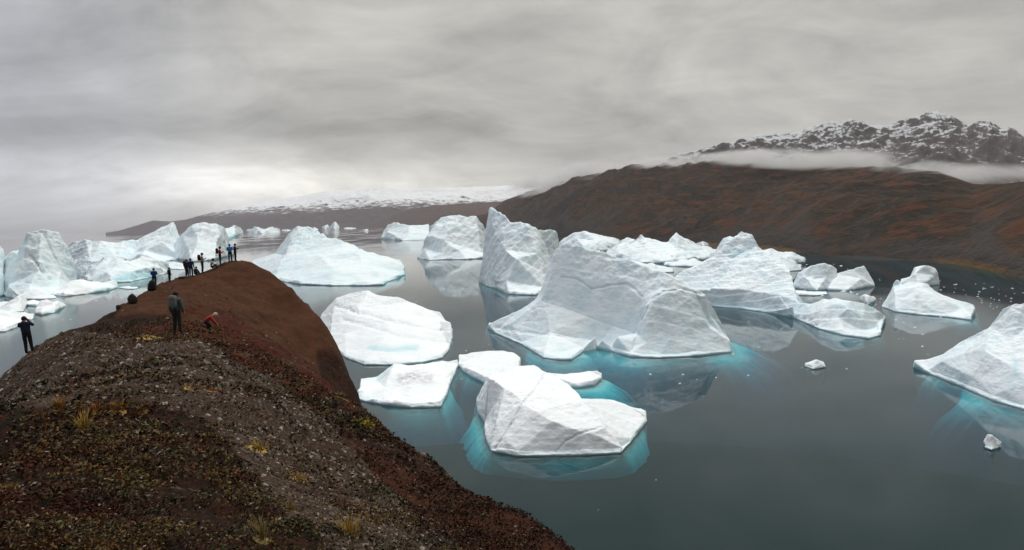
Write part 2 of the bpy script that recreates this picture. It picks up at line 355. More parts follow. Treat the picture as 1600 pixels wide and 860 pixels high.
for deg in (-41, -50, -65, -85, -110):
    _c += [(R(deg), 5, -0.42), (R(deg), 12, -0.32), (R(deg), 27, -0.27), (R(deg), 50, -0.6), (R(deg), 105, -0.6)]
_c = np.array(_c)
LK = 0.55
_pc = np.stack([_c[:, 0], np.log(_c[:, 1]) * LK], 1)
_A = np.linalg.norm(_pc[:, None] - _pc[None], axis=2)
_n = len(_c)
_M = np.zeros((_n + 3, _n + 3)); _M[:_n, :_n] = _A - 0.004 * np.eye(_n); _M[:_n, _n] = 1; _M[:_n, _n + 1:_n + 3] = _pc; _M[_n, :_n] = 1; _M[_n + 1:, :_n] = _pc.T
_W = np.linalg.solve(_M, np.concatenate([_c[:, 2], np.zeros(3)]))
def hill_slope(a, r):
    q = np.stack([a, np.log(r) * LK], 1); out = np.empty(len(q))
    for i in range(0, len(q), 20000):
        D = np.sqrt(((q[i:i + 20000, None] - _pc[None]) ** 2).sum(2) + 4e-4)
        out[i:i + 20000] = D @ _W[:_n] + _W[_n] + q[i:i + 20000] @ _W[_n + 1:]
    return out
def inside(poly, x, y):
    r = np.zeros(len(x), bool); n = len(poly)
    for i in range(n):
        x0, y0 = poly[i]; x1, y1 = poly[(i + 1) % n]
        c = ((y0 > y) != (y1 > y)) & (x < (x1 - x0) * (y - y0) / (y1 - y0 + 1e-9) + x0); r ^= c
    return r
DOME = [(200, 455), (345, 395), (420, 395), (600, 560), (600, 660), (565, 640), (520, 612), (430, 560), (360, 520), (300, 505), (240, 490), (180, 500)]
BAND = [(300, 480), (370, 492), (440, 545), (500, 585), (560, 628), (560, 650), (500, 640), (430, 595), (360, 555), (300, 530), (200, 545), (180, 520), (260, 505)]
SLOPE = [(500, 655), (560, 690), (610, 690), (700, 730), (830, 790), (930, 880), (740, 880), (690, 830), (620, 770), (560, 720)]
GRAVEL = [(-50, 560), (60, 535), (130, 520), (300, 530), (400, 580), (490, 640), (560, 720), (640, 790), (740, 880), (520, 880), (430, 780), (330, 650), (200, 620), (80, 630), (-50, 640)]
CLIFF_SHADE = [(498, 548), (520, 552), (545, 572), (566, 590), (590, 600), (590, 650), (560, 640), (520, 612), (498, 590)]
EDGE = [(480, 610), (560, 650), (620, 690), (720, 760), (700, 770), (600, 715), (500, 665)]
def smooth2(a, n=2):
    for _ in range(n):
        b = np.pad(a, 1, 'edge'); a = (b[:-2, 1:-1] + b[2:, 1:-1] + b[1:-1, :-2] + b[1:-1, 2:] + 2 * a) / 6
    return a
HILL = {}
def make_hill():
    azs = np.concatenate([np.linspace(R(-112), R(-46), 60)[:-1], np.linspace(R(-46), R(10), 900), np.linspace(R(10), R(112), 110)[1:]])
    rs = np.exp(np.concatenate([np.linspace(math.log(0.5), math.log(3), 25)[:-1], np.linspace(math.log(3), math.log(75), 430), np.linspace(math.log(75), math.log(125), 12)[1:]]))
    A, Rr = np.meshgrid(azs, rs, indexing='ij')
    s = hill_slope(A.ravel(), Rr.ravel()).reshape(A.shape)
    X = np.sin(A) * Rr; Y = np.cos(A) * Rr; Z = H + s * Rr
    p = np.stack([X.ravel(), Y.ravel(), np.zeros(X.size)], 1)
    px, py = project(np.stack([X.ravel(), Y.ravel(), Z.ravel()], 1))
    jx = px + 14 * fbm(p * 0.35, 4); jy = py + 9 * fbm(p * 0.35 + 40, 4)
    front = Y.ravel() > 0.5
    M = {k: smooth2((inside(pl, jx, jy) & front).astype(float).reshape(X.shape), 2 if k == 'cliff' else 5) for k, pl in dict(dome=DOME, band=BAND, slope=SLOPE, gravel=GRAVEL, edge=EDGE, cliff=CLIFF_SHADE).items()}
    veg = np.clip(1 - M['dome'] - M['gravel'] * 0.75 - M['slope'] * 0.6, 0, 1)
    veg = np.clip(veg + 0.8 * M['band'], 0, 1)
    p3 = np.stack([X.ravel(), Y.ravel(), Z.ravel()], 1)
    big = fbm(p3 * 0.28, 4).reshape(X.shape); med = fbm(p3 * 1.3 + 9, 4).reshape(X.shape); fin = fbm(p3 * 6.0 + 3, 3, 0.6).reshape(X.shape)
    rill = fbm(p3 * np.array([0.5, 0.18, 0.5]), 4, 0.5, True).reshape(X.shape)
    near = np.clip(Rr / 4.0, 0.15, 1)
    Z = Z + near * (big * 0.22 * (1 - 0.4 * M['dome']) + med * 0.11 * (0.45 + 0.55 * (1 - M['dome'])) + fin * 0.035 * np.clip(12 / Rr, 0.25, 1)) + M['dome'] * (rill * 0.34 + med * 0.05)
    Z = np.maximum(Z, -4.0)
    nu, nv = X.shape
    m, t, out = new_mat('red_tundra_ground')
    P = t.add('ShaderNodeNewGeometry').outputs['Position']
    at = lambda n: t.add('ShaderNodeAttribute', attribute_name=n).outputs['Fac']
    na = t.noise(P, 0.6, 6, 0.6); nb = t.noise(P, 4.0, 5, 0.65); nc = t.noise(P, 22, 4, 0.65); nd = t.noise(P, 90, 2, 0.6)
    soil = t.mix(t.ramp(nb, 0.35, 0.65), (0.0202, 0.0079, 0.0043, 1), (0.0360, 0.0137, 0.0072, 1))
    dome = t.mix(t.ramp(na, 0.35, 0.65), (0.048, 0.0185, 0.0078, 1), (0.070, 0.0280, 0.0122, 1))
    dome = t.mix(t.ramp(nc, 0.5, 0.7, 0, 0.8), dome, (0.0612, 0.0288, 0.0173, 1))
    dome = t.mix(t.ramp(nb, 0.55, 0.7, 0, 0.5), dome, (0.0252, 0.0072, 0.0036, 1))
    grav = t.mix(t.ramp(nc, 0.4, 0.62), (0.026, 0.0155, 0.0095, 1), (0.072, 0.050, 0.034, 1))
    vor = t.add('ShaderNodeTexVoronoi', {'Vector': P, 'Scale': 26.0, 'Randomness': 1.0})
    vsz = t.ramp(vor.outputs['Distance'], 0.30, 0.22)
    vcol = t.add('ShaderNodeSeparateColor', {0: vor.outputs['Color']}).outputs[0]
    grav = t.mix(t.math('MULTIPLY', vsz, t.ramp(vcol, 0.45, 0.8)), grav, (0.1152, 0.0936, 0.0792, 1))
    grav = t.mix(t.ramp(na, 0.5, 0.62, 0, 0.6), grav, (0.0324, 0.0144, 0.0086, 1))
    vegc = t.mix(t.ramp(nb, 0.4, 0.6), (0.0072, 0.0050, 0.0029, 1), (0.0274, 0.0079, 0.0050, 1))
    vegc = t.mix(t.ramp(nc, 0.5, 0.66, 0, 0.8), vegc, (0.0324, 0.0245, 0.0101, 1))
    slop = t.mix(t.ramp(nc, 0.38, 0.65), (0.026, 0.0080, 0.0036, 1), (0.062, 0.0210, 0.0092, 1))
    band = t.mix(t.ramp(nb, 0.4, 0.62), (0.032, 0.0065, 0.0032, 1), (0.066, 0.0170, 0.0075, 1))
    band = t.mix(t.ramp(na, 0.5, 0.66, 0, 0.7), band, (0.0540, 0.0324, 0.0086, 1))
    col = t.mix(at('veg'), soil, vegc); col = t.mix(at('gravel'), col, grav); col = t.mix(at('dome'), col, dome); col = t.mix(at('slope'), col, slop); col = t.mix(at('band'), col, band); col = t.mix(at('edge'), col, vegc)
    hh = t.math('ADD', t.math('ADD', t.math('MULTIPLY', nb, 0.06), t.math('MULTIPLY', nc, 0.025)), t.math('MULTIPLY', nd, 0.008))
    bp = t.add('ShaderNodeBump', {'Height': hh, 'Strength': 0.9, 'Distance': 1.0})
    col = t.mix(at('cliff'), col, t.mix(t.ramp(nb, 0.4, 0.6), (0.014, 0.0065, 0.0040, 1), (0.034, 0.0140, 0.0075, 1)))  # shade on the steep dome face, painted into its colour
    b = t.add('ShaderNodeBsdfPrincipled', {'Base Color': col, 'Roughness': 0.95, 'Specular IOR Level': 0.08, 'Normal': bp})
    t.put(out.inputs[0], b)
    V = np.stack([X.ravel(), Y.ravel(), Z.ravel()], 1)
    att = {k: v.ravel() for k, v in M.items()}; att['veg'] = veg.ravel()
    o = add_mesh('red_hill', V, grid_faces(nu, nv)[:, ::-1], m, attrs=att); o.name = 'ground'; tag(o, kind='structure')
    HILL.update(azs=azs, rs=rs, Z=Z, M=M, veg=veg, X=X, Y=Y)
make_hill()
def hill_z(x, y):
    a = math.atan2(x, y); r = math.hypot(x, y)
    i = int(np.clip(np.searchsorted(HILL['azs'], a) - 1, 0, len(HILL['azs']) - 2)); j = int(np.clip(np.searchsorted(HILL['rs'], r) - 1, 0, len(HILL['rs']) - 2))
    u = (a - HILL['azs'][i]) / (HILL['azs'][i + 1] - HILL['azs'][i]); v = (r - HILL['rs'][j]) / (HILL['rs'][j + 1] - HILL['rs'][j]); Z = HILL['Z']
    return float((Z[i, j] * (1 - v) + Z[i, j + 1] * v) * (1 - u) + (Z[i + 1, j] * (1 - v) + Z[i + 1, j + 1] * v) * u)
def skyline(px, lo=20, hi=66):
    dd = np.linspace(lo, hi, 240); r = ray(px, 450); best = None
    for dep in dd:
        x = r[0] / r[1] * dep; z = hill_z(x, dep); q = (z - H) / dep
        if best is None or q > best[0]: best = (q, x, dep, z)
    dep = best[2] - 0.5; x = r[0] / r[1] * dep; return np.array([x, dep, hill_z(x, dep)])
def on_hill(px, py, dmin=2.0, dmax=75):
    r = ray(px, py); prev = None
    for dep in np.exp(np.linspace(math.log(dmin), math.log(dmax), 900)):
        P = EYE + r * (dep / r[1])
        if P[2] <= hill_z(P[0], P[1]): return np.array([P[0], P[1], hill_z(P[0], P[1])])
    return None
def at_hill(px, dep):
    r = ray(px, 500); x = r[0] / r[1] * dep; return np.array([x, dep, hill_z(x, dep)])

# ------------------------------------------------------------------ icebergs
def ice_mat(name, base=(0.80, 0.86, 0.89), deep=(0.55, 0.74, 0.82), amount=0.35, bump=0.24, k=1.0):
    m, t, out = new_mat(name)
    tc = t.add('ShaderNodeTexCoord').outputs['Object']
    at = lambda n: t.add('ShaderNodeAttribute', attribute_name=n).outputs['Fac']
    n1 = t.noise(tc, 0.10 * k, 5, 0.6, 0.5); n2 = t.noise(t.vmath('MULTIPLY', tc, (1, 1, 3)), 0.35 * k, 6, 0.65); n3 = t.noise(tc, 1.3 * k, 5, 0.7)
    vein = t.noise(t.vmath('MULTIPLY', tc, (0.35, 0.35, 3.5)), 0.30 * k, 4, 0.55, 0.8)
    col = t.mix(t.math('MULTIPLY', t.ramp(n1, 0.38, 0.66), amount), (*base, 1), (*deep, 1))
    col = t.mix(t.math('MULTIPLY', t.ramp(vein, 0.58, 0.68), 0.22 * (amount + 0.4)), col, (deep[0] * 0.8, deep[1] * 0.86, deep[2] * 0.9, 1))
    col = t.mix(t.ramp(n3, 0.55, 0.8, 0, 0.25), col, (0.66, 0.73, 0.77, 1))
    pz = t.add('ShaderNodeSeparateXYZ', {0: t.add('ShaderNodeNewGeometry').outputs['Position']}).outputs[2]
    wet = t.ramp(pz, 1.3, 0.1)                                             # melt-washed band above the waterline
    col = t.mix(t.math('MULTIPLY', wet, 0.55), col, (0.60, 0.80, 0.86, 1))
    col = t.mix(at('blue'), col, (0.30, 0.66, 0.74, 1))
    col = t.mix(at('dirt_shade'), col, (0.30, 0.31, 0.33, 1))  # grey of soiled ice and cracks, and shade painted on some faces
    hh = t.math('ADD', t.math('MULTIPLY', n2, 1.1), t.math('MULTIPLY', n3, 0.30))
    bp = t.add('ShaderNodeBump', {'Height': hh, 'Strength': bump, 'Distance': 1.0 / k})
    b = t.add('ShaderNodeBsdfPrincipled', {'Base Color': col, 'Roughness': 0.55, 'Specular IOR Level': 0.25, 'Normal': bp})
    t.put(out.inputs[0], b); return m
ICE = {'white': ice_mat('snow_white_ice', (0.88, 0.92, 0.94), (0.70, 0.82, 0.88), 0.25),
       'pale': ice_mat('pale_blue_ice', (0.83, 0.90, 0.935), (0.52, 0.74, 0.82), 0.40),
       'blue': ice_mat('cyan_ice', (0.83, 0.91, 0.94), (0.56, 0.79, 0.87), 0.45, k=0.5),
       'far': ice_mat('far_pale_ice', (0.80, 0.87, 0.90), (0.55, 0.75, 0.83), 0.40, k=0.12)}

def refine(V, T, L, maxit=9):
    for _ in range(maxit):
        e = np.concatenate([T[:, [0, 1]], T[:, [1, 2]], T[:, [2, 0]]]); es = np.sort(e, 1)
        key, inv = np.unique(es[:, 0].astype(np.int64) * 10000000 + es[:, 1], return_inverse=True); inv = inv.ravel()
        a = key // 10000000; b = key % 10000000
        fn = np.cross(V[T[:, 1]] - V[T[:, 0]], V[T[:, 2]] - V[T[:, 0]]); vis = (fn * (EYE - V[T[:, 0]])).sum(1) > 0
        seen = np.bincount(inv, np.tile(vis, 3).astype(float), len(key)) > 0
        long = np.linalg.norm(V[a] - V[b], axis=1) > L * np.where(seen, 1.0, 3.5)
        if not long.any() or len(T) > 260000: break
        idx = np.full(len(key), -1); idx[long] = len(V) + np.arange(long.sum())
        V = np.concatenate([V, (V[a[long]] + V[b[long]]) / 2])
        n = len(T); m0, m1, m2 = idx[inv[:n]], idx[inv[n:2 * n]], idx[inv[2 * n:]]
        out = []
        for code in range(8):
            s = ((m0 >= 0) * 1 + (m1 >= 0) * 2 + (m2 >= 0) * 4) == code
            if not s.any(): continue
            A, B, C = T[s].T; p, q, r = m0[s], m1[s], m2[s]
            st = lambda *tr: out.extend(np.stack(x, 1) for x in tr)
            if code == 0: st((A, B, C))
            elif code == 1: st((A, p, C), (p, B, C))
            elif code == 2: st((A, B, q), (A, q, C))
            elif code == 4: st((A, B, r), (r, B, C))
            elif code == 3: st((p, B, q), (A, p, q), (A, q, C))
            elif code == 6: st((r, q, C), (A, B, q), (A, q, r))
            elif code == 5: st((A, p, r), (p, B, C), (p, C, r))
            else: st((A, p, r), (p, B, q), (r, q, C), (p, q, r))
        T = np.concatenate(out)
    return V, T
def vnormals(V, T):
    fn = np.cross(V[T[:, 1]] - V[T[:, 0]], V[T[:, 2]] - V[T[:, 0]]); N = sum(np.stack([np.bincount(T[:, k], fn[:, c], len(V)) for c in range(3)], 1) for k in range(3))
    return N / np.maximum(np.linalg.norm(N, axis=1, keepdims=True), 1e-9)
def laplace(V, T, n, keep, f=0.5):
    e = np.concatenate([T[:, [0, 1]], T[:, [1, 2]], T[:, [2, 0]]]); e = np.concatenate([e, e[:, ::-1]])
    cnt = np.bincount(e[:, 0], minlength=len(V)).astype(float)
    for _ in range(n):
        S = np.stack([np.bincount(e[:, 0], V[e[:, 1], c], len(V)) for c in range(3)], 1)
        A = S / np.maximum(cnt, 1)[:, None]; A[keep] = V[keep]; V = V + f * (A - V)
    return V
def seg_dist(px, py, poly):
    best = np.full(len(px), 1e9)
    for (x0, y0), (x1, y1) in zip(poly[:-1], poly[1:]):
        dx, dy = x1 - x0, y1 - y0; tt = np.clip(((px - x0) * dx + (py - y0) * dy) / (dx * dx + dy * dy + 1e-9), 0, 1)
        best = np.minimum(best, np.hypot(px - x0 - tt * dx, py - y0 - tt * dy))
    return best
SEED = [0]
def berg(label, Wl, S, Rg=(), mat='pale', shelf=5.0, lip=2.5, strata=None, grooves=(), blue=(), dirt_shade=(), rough=1.0, fine=2.2, group='icebergs', name='iceberg', cat='iceberg', push=1.0, keel=True, smooth=5, tongues=(), depth=0.5, parent=None):
    """Wl: waterline in front, S: skyline, Rg: crest/valley lines; each point is a survey sight (column, row, row of the water it stands over)"""
    SEED[0] += 1; sd = SEED[0] * 7.77
    W = [on_water(*p) for p in Wl]; az = lambda P: P[0] / P[1]
    W.sort(key=az)
    Ym = float(np.mean([P[1] for P in W])); m = Ym / F                    # metres per photo pixel here
    width = np.linalg.norm(W[-1] - W[0])
    wa = [az(P) for P in W]; wy = [P[1] for P in W]
    front = lambda a: float(np.interp(a, wa, wy))
    ga = np.linspace(wa[0], wa[-1], 121); gy = np.interp(ga, wa, wy); kk = np.exp(-(np.arange(-60, 61) / 22.0) ** 2); kk /= kk.sum()
    gy = np.convolve(np.pad(gy, 60, 'edge'), kk, 'valid'); soft = lambda a: float(np.interp(a, ga, gy))
    dmax = 0.0
    for p in S:
        Q = on_water(p[0], p[2]); dmax = max(dmax, Q[1] - front(az(Q)))
    cdep = min(1.0, depth * width / max(dmax, 1e-3))                      # bergs are about as deep as they are wide
    def up_pt(p):
        Q = on_water(p[0], p[2]); f0 = soft(az(Q)); return at_depth(p[0], p[1], max(f0 + cdep * (Q[1] - f0), front(az(Q)) + 0.15 * m))
    Sp = sorted([up_pt(p) for p in S], key=az)
    B = []
    for P in Sp:
        q = P[1] + push * (0.75 * max(P[2], 1) + 0.12 * width + 3 * m); B.append(np.array([P[0] / P[1] * q, q, 0.3]))
    for P in W: P[2] = 0.16
    verts = []; edges = []
    def addp(P): verts.append(np.array(P, float)); return len(verts) - 1
    loop = [addp(P) for P in W] + [addp(P) for P in reversed(B)]
    edges += [(loop[i], loop[(i + 1) % len(loop)]) for i in range(len(loop))]
    si = [addp(P) for P in Sp]; edges += list(zip(si[:-1], si[1:]))
    for pl in Rg:
        ii = [addp(up_pt(p)) for p in pl]; edges += list(zip(ii[:-1], ii[1:]))
    if lip:                                                              # low freeboard cliff along the water
        ii = []
        for k, p in enumerate(sorted(Wl, key=lambda p: az(on_water(*p)))):
            if k in (0, len(Wl) - 1): continue
            Q = W[k]; q = Q[1] + 1.6 * m * 1.5 + 0.012 * width; ii.append(addp((Q[0] / Q[1] * q, q, 0.3 + lip * m * (0.8 + 0.4 * math.sin(k * 2.3 + sd)))))
        edges += list(zip(ii[:-1], ii[1:]))
    sc = 1.0 / width
    off = verts[0][:2].copy()
    res = delaunay_2d_cdt([Vector((v[0] - off[0], v[1] - off[1])) * sc for v in verts], edges, [loop], 1, 1e-5)
    P2 = np.array([[v[0] / sc + off[0], v[1] / sc + off[1]] for v in res[0]]); T = np.array([list(f) for f in res[2]])
    src = np.array(verts); V = np.zeros((len(P2), 3)); V[:, :2] = P2
    for i, orig in enumerate(res[3]):
        if orig: V[i, 2] = src[orig[0], 2]
        else:
            dd = np.hypot(*(src[:, :2] - P2[i]).T) + 1e-3; wt = dd ** -3.0; V[i, 2] = (wt * src[:, 2]).sum() / wt.sum()
    nrm = np.cross(V[T[:, 1]] - V[T[:, 0]], V[T[:, 2]] - V[T[:, 0]])[:, 2]
    T[nrm < 0] = T[nrm < 0][:, ::-1]
    lab = np.arange(len(V))
    for _ in range(60):
        mn = lab[T].min(1); old = lab.copy()
        for k in range(3): np.minimum.at(lab, T[:, k], mn)
        if (lab == old).all(): break
    big = np.bincount(lab[T[:, 0]]).argmax(); T = T[lab[T[:, 0]] == big]
    used = np.unique(T); rm = np.full(len(V), -1); rm[used] = np.arange(len(used)); V = V[used]; T = rm[T]
    V, T = refine(V, T, fine * m)
    e = np.concatenate([T[:, [0, 1]], T[:, [1, 2]], T[:, [2, 0]]])
    key = e[:, 0].astype(np.int64) * 10000000 + e[:, 1]; rk = e[:, 1].astype(np.int64) * 10000000 + e[:, 0]
    be = e[~np.isin(key, rk)]                                             # directed boundary edges
    nxt = {int(a): int(b) for a, b in be}
    st = int(be[0, 0]); ring = [st]
    while nxt.get(ring[-1], st) != st and len(ring) <= len(nxt): ring.append(nxt[ring[-1]])
    ring = np.array(ring); keep = np.zeros(len(V), bool); keep[ring] = True
    V = laplace(V, T, smooth, keep)
    q0 = V / m + sd * 13
    for k in (0, 1):                                                      # ragged edges: no straight waterline or crest
        V[:, k] += m * rough * (2.6 * fbm(q0 / 30 + 90 * k, 3, 0.55) + 0.6 * fbm(q0 / 9 + 40 + 90 * k, 2, 0.6))
    V[~keep, 2] *= 1 + 0.05 * rough * fbm(q0[~keep] / 13 + 200, 3, 0.6)
    if lip:                                                               # rounded freeboard cliff standing straight out of the water
        RP = V[ring[::2]][:, :2].astype(np.float32); dmn = np.empty(len(V)); V2 = V[:, :2].astype(np.float32)
        for i in range(0, len(V), 4000): dmn[i:i + 4000] = np.sqrt(((V2[i:i + 4000, 0, None] - RP[None, :, 0]) ** 2 + (V2[i:i + 4000, 1, None] - RP[None, :, 1]) ** 2).min(1))
        zl = lip * m * (0.55 + 0.6 * fbm(V / m / 14 + sd, 3)) * np.clip(dmn / (1.3 * m), 0, 1) ** 0.5 * np.exp(-dmn / (14 * m))
        V[:, 2] = np.where(keep, V[:, 2], V[:, 2] + np.maximum(zl, 0))
    # weathering
    hgt = np.clip((V[:, 2] - 0.3) / (2.5 * m), 0, 1)[:, None]
    q = V / m + sd * 31
    N = vnormals(V, T)
    stp = 0.35 + 0.65 * np.clip(1.25 * (1 - N[:, 2]), 0, 1)
    dsp = rough * (3.0 * fbm(q / 60, 3, 0.5) + stp * (0.9 * fbm(q / 26 + 7, 3, 0.5, True) + 0.42 * fbm(q / 8 + 3, 3, 0.55, True)))
    crk = np.abs(fbm(q / 34 + 50, 3, 0.5)); dsp = dsp - rough * stp * 0.4 * np.exp(-(crk / 0.03) ** 2)
    if strata:
        ang, spc, amp = strata; nv = np.array([-math.sin(R(ang)), 0.22, math.cos(R(ang))])
        ph = (V / m) @ nv / spc + 0.45 * fbm(q / 60 + 11, 3); fr = ph - np.floor(ph)
        a_mod = 0.55 + 0.45 * vnoise(np.stack([np.floor(ph) * 3.1, q[:, 0] / 80, q[:, 1] / 80], 1))
        dsp = dsp + amp * a_mod * (np.minimum(fr / 0.82, (1 - fr) / 0.18) - 0.5)
    px, py = project(V)
    for poly, wd, dp in grooves:
        jx = px + 2.0 * fbm(q / 12, 3); jy = py + 2.0 * fbm(q / 12 + 60, 3)
        dsp = dsp - dp * np.exp(-(seg_dist(jx, jy, poly) / wd) ** 2)
    V = V + N * (dsp[:, None] * m) * hgt
    V[~keep, 2] = np.maximum(V[~keep, 2], 0.32)
    bl = np.zeros(len(V)); dt = np.zeros(len(V))
    for poly, wd, amt in blue: bl = np.maximum(bl, amt * np.exp(-(seg_dist(px + 3 * fbm(q / 15, 3), py + 2 * fbm(q / 15 + 9, 3), poly) / wd) ** 2))
    for poly, wd, amt in dirt_shade: dt = np.maximum(dt, amt * np.exp(-(seg_dist(px, py, poly) / wd) ** 2) * np.clip(0.5 + 1.6 * fbm(q / 7, 4, 0.6), 0, 1))
    if keel:                                                              # undercut, drowned shelf and keel
        P = V[ring][:, :2]; c = P.mean(0)
        k5 = np.ones(7) / 7; wr = lambda a: np.stack([np.convolve(np.pad(a[:, i], 3, 'wrap'), k5, 'valid') for i in (0, 1)], 1)
        tan = wr(np.roll(P, -1, 0) - np.roll(P, 1, 0)); on = np.stack([tan[:, 1], -tan[:, 0]], 1)
        for _ in range(14): on = wr(on)
        on /= np.maximum(np.linalg.norm(on, axis=1, keepdims=True), 1e-6)
        ang = np.arctan2(P[:, 1] - c[1], P[:, 0] - c[0])
        mod = np.clip(0.15 + 1.5 * fbm(np.stack([np.cos(ang) * 1.5 + sd, np.sin(ang) * 1.5, ang * 0], 1), 2), -0.5, 1.6)
        rx, _ry = project(V[ring])
        for (tx, tw, tm) in tongues: mod = mod + np.where(P[:, 1] < np.median(P[:, 1]) + 0.2 * width, tm * np.exp(-((rx - tx) / tw) ** 2), 0)
        s = 0.6 * shelf * mod[:, None]; und = 0.25 * m + 0.15
        rings = [(-und, -0.15), (s * 0.22, -1.2), (s * 0.5, -3.4), (s * 0.9, -7.0), (s * 1.35, -13), (s * 1.6, -21), (s * 0.8, -28), (-0.12 * width, -33)]
        prev = ring; n = len(ring); base_n = len(V); newV = []; newT = []
        dz_ = min(1.0, width / 30.0)
        for _ in range(10): s = np.stack([s[:, 0], s[:, 0]], 1); s = wr(s)[:, :1]
        for i, (o_, z_) in enumerate(rings):
            z_ = z_ * dz_
            if i:
                for _ in range(5): P = wr(P)
            Q = P + on * o_
            zj = z_ * (1 + (0.25 * vnoise(np.stack([Q[:, 0] / (9 * m), Q[:, 1] / (9 * m), np.full(n, i * 1.7)], 1)) if i else 0))
            newV.append(np.stack([Q[:, 0], Q[:, 1], zj + np.zeros(n)], 1))
            cur = base_n + i * n + np.arange(n); a, b = prev, np.roll(prev, -1); c2, d2 = cur, np.roll(cur, -1)
            newT += [np.stack([b, a, c2], 1), np.stack([b, c2, d2], 1)]; prev = cur
        V = np.concatenate([V] + newV); T = np.concatenate([T] + newT)
        bl = np.concatenate([bl, np.zeros(len(V) - len(bl))]); dt = np.concatenate([dt, np.zeros(len(V) - len(dt))])
    o = add_mesh(name, V, T, ICE[mat], attrs={'blue': bl, 'dirt_shade': dt})
    P0 = V[:base_n if keel else len(V)].mean(0); recenter(o, (P0[0], P0[1], 0))
    if parent is not None:
        o.parent = parent; o.location = o.location - parent.location
        return o
    tag(o, label, cat, group)
    return o

